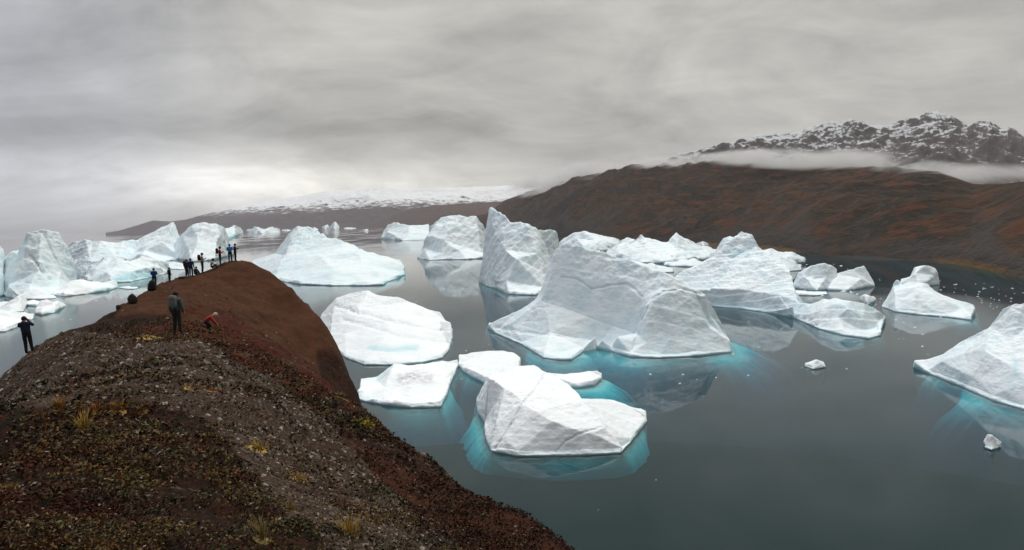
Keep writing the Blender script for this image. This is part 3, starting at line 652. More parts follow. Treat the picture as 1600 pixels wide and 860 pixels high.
LEFT = 'icebergs crowded beyond the ridge of people'; MID = 'icebergs grounded in the middle of the fjord'; RIGHT = 'icebergs near the dark right shore'; FARG = 'far icebergs under the snowy range'; SMALL = 'small ice floes'
def make_bergs():
    # ---- left crowd
    berg('ice tower cut off by the left picture edge', [(-90, 458), (-30, 470), (4, 463), (14, 452)], [(-70, 372, 446), (-35, 378, 446), (-5, 383, 446), (5, 388, 446), (9, 415, 447)], mat='blue', group=LEFT)
    berg('tall pale iceberg with flat block top and dark slanting crack', [(3, 462), (30, 469), (60, 467), (90, 461), (119, 450)],
         [(6, 410, 446), (18, 394, 445), (28, 401, 445), (37, 386, 445), (39, 363, 444), (50, 360, 444), (65, 364, 444), (72, 360, 444), (92, 362, 444), (98, 375, 444), (103, 386, 444), (112, 408, 443), (118, 432, 443)],
         [[(30, 420, 452), (60, 425, 453), (95, 425, 450)], [(12, 445, 459), (45, 448, 461), (80, 448, 457)]], mat='blue', grooves=[([(47, 400), (57, 412), (68, 427), (78, 436)], 2.2, 4)], dirt_shade=[([(50, 402), (58, 413), (68, 427)], 1.8, 0.8), ([(80, 430), (100, 436)], 6, 0.25)], strata=(-12, 20, 1.5), depth=1.0, group=LEFT)
    berg('long low bluish ice wall far behind the tall block topped iceberg', [(102, 410), (140, 413), (185, 411), (236, 404)],
         [(104, 388, 402), (112, 378, 401), (135, 374, 401), (145, 378, 401), (160, 376, 401), (175, 379, 400), (195, 375, 400), (215, 374, 399), (234, 374, 398)], mat='blue', rough=1.5, strata=(3, 9, 2), group=LEFT)
    berg('sharp peaked iceberg with steep right edge behind the ridge of people', [(183, 406), (215, 412), (250, 410), (287, 405)],
         [(185, 394, 402), (205, 381, 400), (225, 369, 399), (245, 362, 399), (262, 352, 398), (272, 346, 398), (278, 357, 398), (281, 378, 399), (285, 392, 400)],
         [[(272, 348, 399), (255, 378, 403), (225, 392, 405)]], mat='pale', rough=1.3, depth=1.0, group=LEFT)
    berg('broad rounded iceberg right behind the standing people', [(270, 405), (300, 410), (335, 407), (364, 399)],
         [(273, 380, 398), (285, 365, 397), (300, 351, 396), (320, 349, 396), (340, 350, 396), (350, 357, 396), (355, 371, 396), (360, 387, 396)],
         [[(285, 368, 400), (310, 375, 402), (340, 372, 401)]], mat='pale', rough=1.2, depth=0.9, group=LEFT)
    berg('small blue undercut iceberg beside the rounded one', [(338, 373), (355, 376), (368, 372), (379, 365)], [(341, 364, 369), (355, 358, 368), (366, 354, 367), (376, 357, 363)], mat='blue', blue=[([(338, 371), (370, 371)], 5, 0.7)], keel=False, group=LEFT)
    berg('low jumbled iceberg with turquoise wall at its waterline', [(108, 434), (140, 441), (175, 443), (205, 441), (240, 433), (264, 427)],
         [(110, 424, 430), (118, 410, 428), (127, 405, 427), (150, 408, 426), (165, 400, 425), (172, 406, 424), (185, 402, 424), (200, 408, 423), (220, 400, 422), (235, 405, 421), (260, 410, 420)],
         [[(170, 425, 439), (205, 425, 437), (240, 417, 430)], [(120, 418, 432), (150, 420, 434)]], mat='pale', rough=1.8, blue=[([(180, 436), (240, 428)], 6, 0.75)], dirt_shade=[([(118, 420), (135, 422)], 7, 0.4)], group=LEFT)
    berg('flat white floe in front of the turquoise wall', [(78, 462), (100, 464), (118, 462), (140, 459), (165, 456), (184, 450)],
         [(80, 457, 459), (95, 447, 455), (110, 438, 453), (125, 436, 451), (140, 440, 450), (160, 441, 449), (178, 438, 447), (183, 442, 447)], [[(100, 452, 458), (130, 448, 455), (160, 447, 452)]], mat='white', lip=3, blue=[([(150, 455), (182, 449)], 3, 0.6)], dirt_shade=[([(118, 458), (138, 455)], 4, .4)], group=LEFT)
    berg('small tilted floe alone on grey water above the left slope', [(55, 491), (66, 493), (85, 489), (103, 479)], [(56, 483, 487), (62, 472, 484), (72, 468, 482), (80, 474, 481), (92, 470, 479), (102, 474, 477)], [[(66, 482, 489), (85, 478, 485)]], mat='white', shelf=2.5, blue=[([(70, 490), (100, 481)], 2.5, 0.4)], group=SMALL)
    berg('small ice block with pointed top near the left picture edge', [(-8, 494), (15, 489), (36, 487), (42, 479)], [(-4, 484, 483), (5, 480, 482), (15, 470, 480), (30, 462, 478), (38, 460, 476), (41, 470, 475)], [[(15, 476, 484), (32, 470, 482)]], mat='white', shelf=2.5, group=SMALL)
    berg('flat floe behind the photographer in navy', [(-40, 521), (8, 519), (30, 511), (53, 498)], [(-30, 500, 505), (-10, 490, 502), (5, 487, 500), (20, 487, 497), (38, 488, 494), (52, 494, 493)], [[(0, 505, 512), (25, 500, 505)]], mat='white', shelf=3, lip=3.5, group=SMALL)
    # ---- far
    berg('longest far white iceberg below the snowy range', [(387, 364), (410, 365.5), (439, 363)], [(389, 360, 362.6), (400, 355, 362.5), (412, 357, 362.3), (425, 354, 362), (437, 358, 362)], mat='far', lip=0, keel=False, group=FARG, fine=1.2)
    for i, (a, b, y, h_, lb) in enumerate([(440, 455, 361.0, 4, 'tiny far iceberg right of the longest far one'), (463, 476, 360.5, 5, 'tiny far iceberg left of the far snow white block'), (482, 497, 360.2, 6, 'small far iceberg just behind the layered berg top'), (503, 514, 359.4, 7, 'far two step ice hump left of the tallest far block'), (514, 529, 359.8, 12, 'tallest of the far white ice blocks on the bright water'), (536, 556, 357.8, 3, 'low far ice strip right of the tallest far block'), (566, 576, 361.5, 3, 'far ice speck on the bright water reflection')]):
        c = (a + b) / 2; berg(lb, [(a, y - .3), (c, y), (b, y - .4)], [(a + 1, y - h_ * .6, y - .9), (c - 1, y - h_ * .8, y - 1), (c + 2, y - h_, y - 1), (b - 1, y - h_ * .5, y - 1)], mat='far', lip=0, keel=False, group=FARG, fine=1.0, smooth=2)
    # ---- centre
    berg('long layered blue iceberg with rounded peak beyond the red dome', [(392, 414), (430, 438), (470, 445), (520, 447), (575, 447), (598, 446), (606, 441), (618, 437), (633, 430)],
         [(396, 408, 405), (430, 396, 402), (445, 378, 400), (458, 358, 400), (466, 354, 400), (480, 354, 400), (495, 360, 400), (512, 371, 402), (525, 372, 403), (545, 380, 405), (575, 394, 410), (610, 403, 414), (625, 407, 418), (631, 416, 421)],
         [[(445, 400, 414), (500, 400, 418), (556, 394, 416), (600, 408, 420)], [(450, 421, 430), (520, 422, 434), (590, 424, 434)], [(560, 395, 414), (565, 410, 424)]],
         mat='blue', strata=(3, 13, 3.4), rough=0.75, shelf=7, depth=0.7, blue=[([(598, 445), (620, 438), (634, 428)], 4, 0.8)], tongues=[(620, 20, 1.5)], group=MID)
    berg('broad flat white iceberg sloping to the water beside the dome cliff', [(498, 505), (515, 540), (540, 560), (570, 571), (620, 571), (660, 568), (692, 560), (703, 546), (707, 530)],
         [(503, 490, 478), (515, 475, 475), (525, 465, 474), (545, 459, 472), (565, 454, 472), (575, 453, 472), (590, 461, 473), (625, 464, 476), (640, 470, 478), (665, 480, 482), (686, 487, 488), (690, 497, 492), (704, 505, 500), (707, 518, 515)],
         [[(524, 470, 481), (560, 482, 490), (610, 493, 499), (655, 499, 504), (688, 502, 508)], [(522, 480, 488), (560, 490, 497), (610, 503, 508), (655, 513, 517), (688, 514, 520)], [(540, 520, 524), (600, 530, 534), (660, 540, 545)]],
         mat='white', shelf=3, rough=0.55, strata=(-6, 22, 1.3), grooves=[([(523, 478), (560, 489), (610, 501), (655, 511), (690, 518)], 3, 2.2), ([(535, 500), (580, 512), (640, 530), (690, 535)], 3, 1.2)], blue=[([(580, 544), (610, 547), (650, 544)], 5, 0.5)], depth=0.9, group=MID)
    berg('dirty low white floe between dome cliff and nearest iceberg', [(560, 627), (600, 634), (645, 638), (688, 637), (693, 626), (701, 611), (716, 573)],
         [(564, 600, 599), (590, 598, 594), (600, 582, 586), (615, 568, 580), (640, 570, 577), (665, 569, 575), (690, 565, 572), (714, 565, 567)],
         [[(610, 580, 594), (640, 585, 598), (680, 583, 596), (698, 590, 598)], [(600, 605, 612), (640, 608, 616), (680, 612, 618)]], mat='white', lip=4.5, shelf=4, rough=1.2, dirt_shade=[([(628, 594), (645, 588), (668, 592)], 9, 0.75)], blue=[([(590, 597), (612, 572)], 2.5, 0.35)], tongues=[(650, 40, 1.2)], depth=0.8, group=MID)
    near = berg('nearest white iceberg with dark diagonal crack and flat tongue', [(744, 633), (746, 645), (758, 664), (759, 690), (768, 706), (810, 714), (870, 713), (915, 712), (970, 709), (986, 692), (1000, 674), (1011, 660)],
         [(746, 628, 631), (754, 606, 626), (763, 590, 625), (785, 583, 610), (808, 572, 594), (835, 570, 584), (850, 580, 590), (866, 588, 598), (884, 599, 608), (898, 611, 622), (910, 622, 650), (935, 623, 648), (960, 626, 640), (985, 636, 646), (1002, 645, 651), (1009, 655, 655)],
         [[(764, 591, 646), (790, 607, 664), (814, 625, 676)], [(814, 625, 676), (838, 615, 664), (865, 609, 652), (890, 616, 656), (908, 623, 662)], [(814, 630, 680), (838, 643, 691), (862, 659, 699), (895, 671, 703), (928, 679, 704), (942, 668, 698), (908, 626, 668)],
          [(908, 626, 668), (938, 658, 690), (960, 684, 702), (976, 704, 709)], [(757, 640, 667), (775, 665, 697), (790, 690, 709)], [(800, 585, 610), (840, 594, 624)]],
         mat='white', lip=3, shelf=6, rough=0.7, grooves=[([(852, 584), (838, 605), (815, 632), (800, 660), (772, 705)], 1.4, 2.2), ([(868, 706), (885, 690), (905, 678), (940, 668)], 2, 1.3)], strata=(0, 11, 0.5), dirt_shade=[([(850, 588), (838, 605), (815, 632), (800, 660), (772, 702)], 1.2, 0.4)], tongues=[(752, 14, 1.5), (990, 30, 0.9)], depth=1.2, smooth=2, group=MID)
    berg('', [(716, 573), (733, 588), (756, 599), (785, 603), (812, 600)], [(718, 560, 563), (728, 555, 561), (740, 550, 560), (765, 547, 560), (785, 548, 562), (800, 552, 567), (812, 560, 574)], [[(735, 572, 580), (760, 574, 586), (790, 576, 590)]], mat='white', name='ice_slab', parent=near, shelf=6, lip=6, rough=0.9, depth=0.9, tongues=[(728, 14, 1.0)])
    berg('', [(852, 597), (880, 604), (905, 606), (928, 603), (941, 594)], [(854, 584, 590), (880, 586, 590), (905, 583, 589), (922, 580, 588), (932, 580, 588), (940, 588, 591)], mat='white', name='ice_tongue', parent=near, shelf=8, lip=5, rough=.6, tongues=[(930, 25, 1.5)])
    berg('largest grey white iceberg with arched cliff and smooth ramp', [(762, 513), (776, 522), (815, 539), (850, 560), (875, 563), (893, 563), (911, 550), (933, 545), (955, 549), (985, 558), (1030, 560), (1090, 557), (1143, 551)],
         [(764, 508, 507), (785, 497, 503), (815, 483, 499), (838, 467, 495), (846, 450, 493), (856, 420, 491), (868, 386, 489), (880, 378, 489), (900, 382, 490), (940, 393, 493), (1000, 413, 500), (1030, 424, 505), (1048, 430, 508), (1075, 443, 512), (1098, 455, 516), (1105, 462, 518), (1108, 490, 522), (1110, 508, 526), (1125, 520, 533), (1139, 533, 541)],
         [[(848, 466, 502), (880, 476, 507), (920, 492, 514), (960, 507, 521), (996, 519, 529)], [(1048, 431, 511), (1030, 450, 517), (1012, 472, 524), (1002, 495, 531), (996, 522, 537), (992, 541, 548)],
          [(862, 430, 497), (900, 436, 501), (930, 448, 506), (975, 444, 509), (1005, 465, 518)], [(1010, 535, 549), (1050, 528, 546), (1085, 520, 541), (1108, 512, 534)], [(1012, 476, 529), (1030, 458, 524), (1055, 452, 520), (1085, 455, 519), (1103, 463, 520)],
          [(800, 505, 515), (860, 520, 532), (930, 528, 538)], [(940, 532, 540), (965, 528, 541), (988, 534, 547)]],
         mat='pale', lip=2.5, shelf=8, rough=0.55, strata=(-14, 26, 0.9),
         grooves=[([(878, 433), (900, 436), (916, 446), (925, 452), (950, 447), (975, 444), (990, 450), (1003, 464)], 1.8, 2.2), ([(848, 470), (880, 480), (920, 496), (996, 523)], 2, 1.4), ([(1002, 500), (1018, 468), (1040, 455), (1065, 450), (1098, 460)], 2.2, 2.0), ([(775, 512), (840, 522), (900, 528)], 3, 1.2)],
         dirt_shade=[([(1020, 490), (1050, 470), (1085, 475)], 26, 0.22), ([(930, 470), (985, 480)], 25, 0.12)], tongues=[(1135, 30, 3.0), (900, 60, 1.0), (1000, 110, 1.6)], depth=0.36, smooth=4, group=MID)  # grey here paints in the shade of the arched end and front wall
    berg('pointed shark fin iceberg with textured slanting face', [(748, 441), (760, 448), (775, 452), (795, 460), (835, 462), (852, 455), (878, 440)],
         [(751, 430, 433), (756, 405, 430), (758, 375, 428), (762, 345, 427), (766, 324, 427), (775, 328, 427), (800, 345, 427), (820, 347, 427), (828, 351, 427), (840, 358, 427), (866, 359, 426), (871, 366, 426), (876, 400, 428)],
         [[(766, 326, 428), (773, 362, 434), (790, 392, 440), (806, 404, 444)], [(755, 400, 437), (775, 402, 442), (806, 405, 445)], [(806, 406, 445), (792, 440, 455)], [(838, 395, 439)], [(850, 425, 448)], [(750, 432, 441), (765, 426, 446), (776, 440, 451)]],
         mat='pale', rough=0.8, shelf=7, strata=(50, 12, 1.0), depth=0.9, tongues=[(752, 14, 1.5)], dirt_shade=[([(765, 385), (780, 415)], 16, 0.2)], group=MID)  # grey here is shade painted on the left face
    berg('rounded fluted iceberg left of the shark fin one', [(653, 404), (670, 407), (700, 406), (730, 406), (757, 404), (768, 398)],
         [(655, 396, 397), (662, 384, 394), (668, 372, 392), (674, 352, 390), (690, 338, 390), (705, 334, 390), (725, 335, 390), (745, 337, 390), (752, 347, 390), (760, 360, 390), (766, 385, 391)],
         [[(668, 370, 398), (690, 374, 400), (715, 390, 402), (752, 395, 402)], [(662, 388, 399), (690, 396, 404)]], mat='pale', strata=(62, 9, 1.3), shelf=6, depth=0.8, tongues=[(750, 12, 1)], group=MID)
    berg('flat topped far iceberg with dark waterline left of the fluted one', [(597, 374), (630, 376.5), (670, 375)], [(598, 365, 369), (607, 350, 367), (615, 347, 367), (640, 351, 367), (670, 350, 367)], [[(605, 362, 371), (640, 366, 372), (668, 364, 371)]], mat='blue', lip=0, strata=(4, 8, 1.4), shelf=9, group=MID)
    # ---- behind and right
    berg('low domed ice ridge behind the largest iceberg top', [(870, 392), (920, 396), (978, 391)], [(873, 383, 383), (885, 374, 382), (897, 366, 381), (915, 363, 381), (935, 366, 381), (955, 369, 381), (968, 373, 381), (972, 380, 382)], [[(900, 374, 387), (935, 378, 388), (960, 380, 388)]], mat='pale', rough=1.5, group=RIGHT)
    berg('jagged low iceberg with a rounded horn in the middle', [(945, 406), (1000, 412), (1050, 412), (1110, 406), (1132, 396)],
         [(948, 394, 394), (972, 375, 391), (978, 370, 390), (988, 372, 390), (995, 378, 390), (1001, 366, 390), (1010, 371, 390), (1025, 374, 390), (1040, 377, 390), (1049, 368, 390), (1056, 363, 390), (1064, 368, 390), (1075, 378, 390), (1090, 387, 391), (1110, 389, 391), (1130, 391, 392)],
         [[(960, 392, 402), (1010, 388, 402), (1060, 390, 402), (1110, 395, 400)]], mat='pale', rough=1.9, group=RIGHT)
    berg('small far ice block against the brown shore', [(1086, 386), (1098, 388), (1107, 386)], [(1088, 381, 384.5), (1097, 378, 384), (1105, 380, 384)], mat='white', lip=0, shelf=1, group=SMALL, fine=1.3)
    berg('crumbly ice ridge behind the long sweeping iceberg', [(1165, 416), (1210, 418), (1258, 413)], [(1168, 396, 407), (1180, 388, 406), (1192, 392, 406), (1205, 390, 406), (1218, 395, 407), (1240, 397, 407), (1256, 405, 408)], [[(1190, 402, 412), (1230, 405, 413)]], mat='pale', rough=2.0, group=RIGHT)
    berg('long sweeping iceberg with castle peak and grey rounded arm', [(1036, 482), (1105, 479), (1150, 482), (1200, 489), (1240, 497), (1280, 515), (1320, 525), (1358, 530), (1376, 525), (1382, 500)],
         [(1040, 445, 434), (1060, 428, 425), (1090, 414, 418), (1113, 402, 412), (1120, 388, 409), (1130, 374, 408), (1140, 367, 407), (1150, 368, 407), (1160, 363, 407), (1170, 363, 407), (1177, 370, 408), (1180, 387, 410), (1195, 390, 413), (1215, 400, 417), (1230, 412, 422), (1237, 430, 432), (1242, 455, 450), (1248, 472, 464), (1266, 475, 468), (1285, 468, 468), (1305, 466, 469), (1330, 470, 472), (1352, 474, 477), (1370, 484, 484), (1381, 496, 492)],
         [[(1050, 450, 462), (1110, 452, 464), (1170, 454, 464), (1215, 460, 468), (1240, 482, 484)], [(1116, 404, 424), (1150, 412, 428), (1190, 408, 426), (1220, 418, 430)], [(1135, 380, 416), (1142, 404, 422)], [(1262, 492, 496), (1290, 480, 488), (1310, 474, 484), (1325, 480, 492)], [(1285, 484, 497), (1310, 498, 508), (1345, 515, 520), (1366, 520, 524)], [(1325, 480, 494), (1350, 498, 507), (1372, 505, 508)]],
         mat='pale', strata=(-3, 15, 1.7), rough=0.9, shelf=6, lip=3, blue=[([(1110, 475), (1170, 478), (1240, 494)], 3, 0.35), ([(1142, 392), (1165, 395)], 7, 0.35)], dirt_shade=[([(1290, 495), (1320, 500), (1345, 512)], 14, 0.35)], tongues=[(1330, 60, 1.2)], group=RIGHT)
    berg('rounded white ice mound left of the slanted slab near the shore', [(1238, 450), (1275, 455), (1308, 452)], [(1240, 440, 443), (1248, 425, 438), (1265, 414, 436), (1285, 411, 436), (1300, 414, 437), (1308, 420, 438)], [[(1255, 432, 446), (1290, 436, 447)]], mat='pale', rough=1.2, group=RIGHT)
    berg('slanted grey slab iceberg with sharp right corner', [(1294, 454), (1325, 455), (1367, 448)], [(1295, 441, 444), (1304, 428, 440), (1330, 420, 438), (1350, 414, 437), (1358, 425, 438), (1366, 443, 441)], [[(1305, 436, 446), (1345, 436, 446)]], mat='pale', rough=0.9, group=RIGHT)
    berg('small pyramid iceberg with grey triangular hollow and long tail', [(1377, 480), (1400, 488), (1440, 493), (1480, 496), (1518, 501), (1524, 485)],
         [(1379, 475, 472), (1388, 462, 467), (1396, 448, 465), (1402, 436, 463), (1409, 444, 463), (1428, 440, 462), (1450, 442, 463), (1462, 454, 465), (1490, 467, 469), (1510, 474, 472), (1522, 478, 475)],
         [[(1422, 482, 488), (1434, 460, 477), (1452, 482, 489)], [(1440, 446, 469), (1470, 470, 482), (1505, 482, 488)], [(1398, 455, 474), (1405, 474, 483)]], mat='pale', shelf=5, lip=3, tongues=[(1515, 14, 2.0)], dirt_shade=[([(1428, 482), (1435, 466), (1446, 480)], 6, 0.4)], rough=0.9, group=RIGHT)  # shade of the triangular hollow put into the ice colour
    berg('square ice block just behind the pyramid iceberg', [(1404, 446), (1440, 450), (1468, 445)], [(1406, 436, 440), (1422, 431, 438), (1427, 418, 437), (1445, 414, 437), (1462, 418, 437), (1465, 440, 438)], [[(1430, 428, 443), (1460, 430, 443)]], mat='pale', group=RIGHT)
    berg('big white iceberg running off the right picture edge', [(1427, 575), (1450, 584), (1500, 604), (1550, 626), (1600, 641), (1660, 652), (1710, 640)],
         [(1429, 566, 563), (1450, 562, 557), (1475, 553, 550), (1490, 543, 545), (1500, 535, 541), (1535, 523, 535), (1545, 511, 530), (1563, 510, 528), (1568, 480, 526), (1585, 474, 525), (1600, 473, 524), (1640, 480, 524), (1700, 520, 530)],
         [[(1508, 552, 568), (1540, 548, 574), (1580, 572, 596), (1620, 600, 622)], [(1545, 513, 538), (1580, 530, 552), (1600, 540, 562), (1650, 560, 585)], [(1470, 566, 577), (1520, 590, 603), (1570, 610, 625)], [(1540, 548, 576), (1556, 590, 606)]], mat='pale', lip=3, shelf=6, rough=0.6, blue=[([(1584, 560), (1588, 580)], 4, 0.4), ([(1428, 572), (1440, 577)], 4, 0.5)], tongues=[(1432, 30, 1.8), (1530, 20, 1.5)], group=RIGHT)
    berg('small rough ice lump drifting on open water right of the largest iceberg', [(1256, 573), (1270, 578), (1288, 574)], [(1258, 567, 569), (1265, 566, 568), (1273, 562, 568), (1284, 566, 568), (1287, 570, 570)], [[(1268, 568, 573), (1280, 570, 573)]], mat='white', shelf=1.0, lip=1, rough=1.2, group=SMALL)
    berg('small pointed ice lump on open water at the lower right', [(1536, 700), (1550, 705), (1567, 700)], [(1538, 690, 695), (1546, 677, 692), (1551, 678, 692), (1557, 684, 692), (1565, 689, 694)], [[(1548, 692, 699), (1558, 694, 699)]], mat='white', shelf=0.5, lip=1, rough=1.5, group=SMALL, dirt_shade=[([(1542, 700), (1560, 702)], 5, .7)])
    berg('small ragged floe off the tip of the grey rounded arm', [(1342, 473), (1356, 478), (1367, 473)], [(1345, 466, 470), (1352, 461, 469), (1358, 464, 469), (1366, 466, 468)], mat='white', shelf=1.5, rough=1.6, group=SMALL)
    # ---- jumbled pack ice filling the left crowd and the gap behind the largest iceberg
    def jag(label, x0, x1, yb, h, mat='pale', group=LEFT, n=6, rg=1.6):
        r_ = np.random.default_rng(int(x0 * 7 + yb)); xs = np.linspace(x0, x1, n); sk = [(x, yb - 2 - h * (0.35 + 0.65 * r_.random()) * math.sin(math.pi * (0.12 + 0.76 * k / (n - 1))), yb - 2.5 - 1.5 * r_.random()) for k, x in enumerate(xs)]
        berg(label, [(x0 - 2, yb - 1.5), ((x0 * 2 + x1) / 3, yb), ((x0 + 2 * x1) / 3, yb + .6), (x1 + 2, yb - 1.2)], sk, mat=mat, rough=rg, group=group, lip=1.5, shelf=3)
    jag('jagged ice heap between the block topped iceberg and the long ice wall', 112, 150, 419, 20, 'blue')
    jag('low jagged ice heap in front of the long ice wall', 150, 196, 418, 15, 'pale')
    jag('small grey ice mound left of the turquoise walled iceberg', 100, 122, 438, 18, 'pale')
    jag('ragged ice heap between the sharp peak and the turquoise wall', 196, 250, 417, 20, 'blue')
    jag('ragged low ice heap under the rounded iceberg by the hikers', 250, 300, 421, 16, 'pale')
    jag('thin white floe strip right of the flat floe by the turquoise wall', 188, 214, 452, 5, 'white', SMALL, 5, 1.0)
    jag('small white floe under the block topped iceberg', 34, 70, 478, 8, 'white', SMALL, 5, 1.2)
    jag('wedge of white ice at the left edge below the cut off tower', -15, 30, 482, 16, 'white', SMALL, 5, 1.2)
    jag('small ice hump left of the low domed ridge behind the largest iceberg', 966, 992, 397, 17, 'white', RIGHT, 6, 1.4)
    jag('low ice shelf in front of the horned iceberg', 940, 1020, 419, 14, 'blue', RIGHT, 8, 1.5)
    jag('broken ice strip between the horned iceberg and the castle peak', 1040, 1112, 417, 14, 'pale', RIGHT, 9, 1.8)
    jag('jagged ice teeth right of the castle peak', 1186, 1252, 424, 22, 'pale', RIGHT, 9, 1.8)
    jag('low floe between the white mound and the sweeping arm', 1232, 1292, 462, 6, 'white', SMALL, 6, 1.4)
    jag('grey blue ice rubble just behind the left shoulder of the largest iceberg', 884, 938, 402, 24, 'blue', RIGHT, 8, 1.6)
    jag('ice rubble heap right behind the sloping crest of the largest iceberg', 985, 1050, 427, 20, 'pale', RIGHT, 9, 1.8)
    jag('pale ice heap wedged left of the sweeping iceberg body', 1020, 1075, 412, 24, 'blue', RIGHT, 8, 1.7)
    jag('narrow ice spur behind the rubble at the horned iceberg', 1072, 1125, 404, 18, 'pale', RIGHT, 8, 1.7)
    jag('blue shaded ice heap at the foot of the sharp peaked iceberg', 205, 262, 424, 22, 'pale', LEFT, 9, 1.9)
    jag('broken ice ridge between the tower block and the turquoise wall', 84, 118, 446, 20, 'white', LEFT, 7, 1.7)
    jag('low white rubble ridge in front of the tower block', 20, 84, 468, 14, 'white', LEFT, 9, 1.8)
    # ---- brash ice: one chunk with a few shapes, copied
    protos = []
    for k in range(5):
        n = 14; th = np.linspace(0, 2 * math.pi, n, endpoint=False); rr = 1 + 0.35 * rng.standard_normal(n).clip(-1, 1)
        V = [(0, 0, 0.55 + 0.3 * rng.random())] + [(0.5 * rr[i] * math.cos(a) , 0.5 * rr[(i + 3) % n] * math.sin(a), 0.3 + 0.25 * rng.random()) for i, a in enumerate(th)] + [(rr[i] * math.cos(a), rr[i] * math.sin(a), -0.06) for i, a in enumerate(th)]
        Fc = [(0, 1 + i, 1 + (i + 1) % n) for i in range(n)] + [(1 + i, 1 + n + i, 1 + n + (i + 1) % n, 1 + (i + 1) % n) for i in range(n)] + [tuple(1 + n + i for i in reversed(range(n)))]
        protos.append(add_mesh('ice_chunk', V, Fc, ICE['white'], smooth=False, link=False))
    spots = []
    cen = [(1300, 9, 40, 5), (1330, 30, 30, 10), (1375, 60, 26, 8), (1480, 20, 50, 7), (1540, 35, 40, 8), (1440, 48, 25, 9), (1270, 45, 20, 8), (1570, 12, 30, 4), (1500, 60, 40, 14)]
    while len(spots) < 150:
        cx_, cy_, sx_, sy_ = cen[rng.integers(0, len(cen))]; px = rng.normal(cx_, sx_)
        if not 1218 < px < 1600: continue
        yb = np.interp(px, [1215, 1260, 1400, 1500, 1600], [402, 408, 418, 432, 450]); py = yb + rng.normal(cy_, sy_)
        if yb + 2 < py < 512: spots.append((px, py, 0.8 * math.exp(abs(rng.normal(0, .65)))))
    spots += [(1185, 543, 2), (1120, 508, 1.6), (1170, 503, 1.5), (1400, 500, 2), (1412, 504, 2.5), (1430, 512, 3), (1395, 508, 2), (1442, 523, 2), (1025, 750, 1.2), (935, 797, 1), (1215, 470, 3), (1225, 462, 3), (1235, 472, 3), (1245, 462, 3), (1270, 458, 3), (1285, 462, 3), (1330, 458, 3), (1340, 460, 3), (620, 357.5, 2), (640, 359, 2), (150, 470, 2), (110, 500, 2), (690, 372, 2)]
    for bx_, by_, sx_, sy_, k in ((715, 600, 14, 9, 7), (735, 540, 30, 12, 6), (1040, 590, 40, 14, 7), (700, 425, 30, 12, 8), (1190, 560, 40, 18, 8), (1420, 560, 40, 20, 7), (60, 500, 60, 12, 14), (220, 446, 30, 6, 8), (650, 470, 30, 14, 5), (1310, 575, 50, 12, 6)):
        for _ in range(k): spots.append((rng.normal(bx_, sx_), rng.normal(by_, sy_), 0.7 * math.exp(abs(rng.normal(0, .6)))))
    for i, (px, py, s) in enumerate(spots):
        P = on_water(px, py); o = protos[i % 5].copy(); COL.objects.link(o)
        w_ = s * P[1] / F; o.location = (P[0], P[1], 0.0); o.scale = (w_, w_ * 0.8, w_ * 0.7); o.rotation_euler = (0, 0, rng.uniform(0, 6.28))
        tag(o, 'tiny white ice fragment drifting on the water', 'ice chunk', 'brash ice fragments')
make_bergs()

# ------------------------------------------------------------------ haze and low cloud
def make_air():
    m, t, out = new_mat('haze_air')
    pv = t.add('ShaderNodeVolumePrincipled', {'Color': (0.86, 0.86, 0.92, 1), 'Density': 2.7e-5, 'Anisotropy': 0.2})
    t.put(out.inputs['Volume'], pv)
    x0, x1, y0, y1, z0, z1 = -13100, 13100, -170, 15100, -48, 1150
    v = [(x0, y0, z0), (x1, y0, z0), (x1, y1, z0), (x0, y1, z0), (x0, y0, z1), (x1, y0, z1), (x1, y1, z1), (x0, y1, z1)]
    f = [(3, 2, 1, 0), (4, 5, 6, 7), (0, 1, 5, 4), (1, 2, 6, 5), (2, 3, 7, 6), (3, 0, 4, 7)]
    tag(add_mesh('haze', v, f, m, smooth=False), kind='stuff')
    m, t, out = new_mat('low_cloud_vapour')
    tc = t.add('ShaderNodeTexCoord'); ob = tc.outputs['Object']
    rr = t.vmath('LENGTH', ob)
    P = t.add('ShaderNodeNewGeometry').outputs['Position']
    n = t.noise(t.vmath('MULTIPLY', P, (1, 1, 2.2)), 0.009, 5, 0.6, 0.6)
    f = t.math('MULTIPLY', t.ramp(rr, 1.0, 0.35), t.ramp(n, 0.43, 0.62))
    pv = t.add('ShaderNodeVolumePrincipled', {'Color': (0.95, 0.95, 0.95, 1), 'Density': t.math('MULTIPLY', f, 0.040), 'Anisotropy': 0.3})
    t.put(out.inputs['Volume'], pv)
    import bmesh
    bm = bmesh.new(); bmesh.ops.create_icosphere(bm, subdivisions=3, radius=1); me = bpy.data.meshes.new('low_cloud'); bm.to_mesh(me); bm.free(); me.materials.append(m)
    for (ax, ay, bx, by, dep0, dep1, th) in [(815, 300, 1010, 255, 3000, 2050, 24), (960, 266, 1210, 252, 2000, 1400, 20), (1120, 246, 1420, 252, 1500, 980, 20), (1350, 256, 1560, 278, 1050, 740, 18), (1480, 266, 1740, 290, 820, 620, 22)]:
        A = at_depth(ax, ay, dep0); B = at_depth(bx, by, dep1); c = (A + B) / 2; dv = Vector(B - A); L = dv.length / 2
        o = bpy.data.objects.new('low_cloud', me); COL.objects.link(o)
        o.rotation_mode = 'QUATERNION'; o.rotation_quaternion = dv.to_track_quat('X', 'Z'); o.location = c
        hh = th * c[1] / F; o.scale = (L * 1.25, hh * 3.0, hh)
        tag(o, kind='stuff')
make_air()

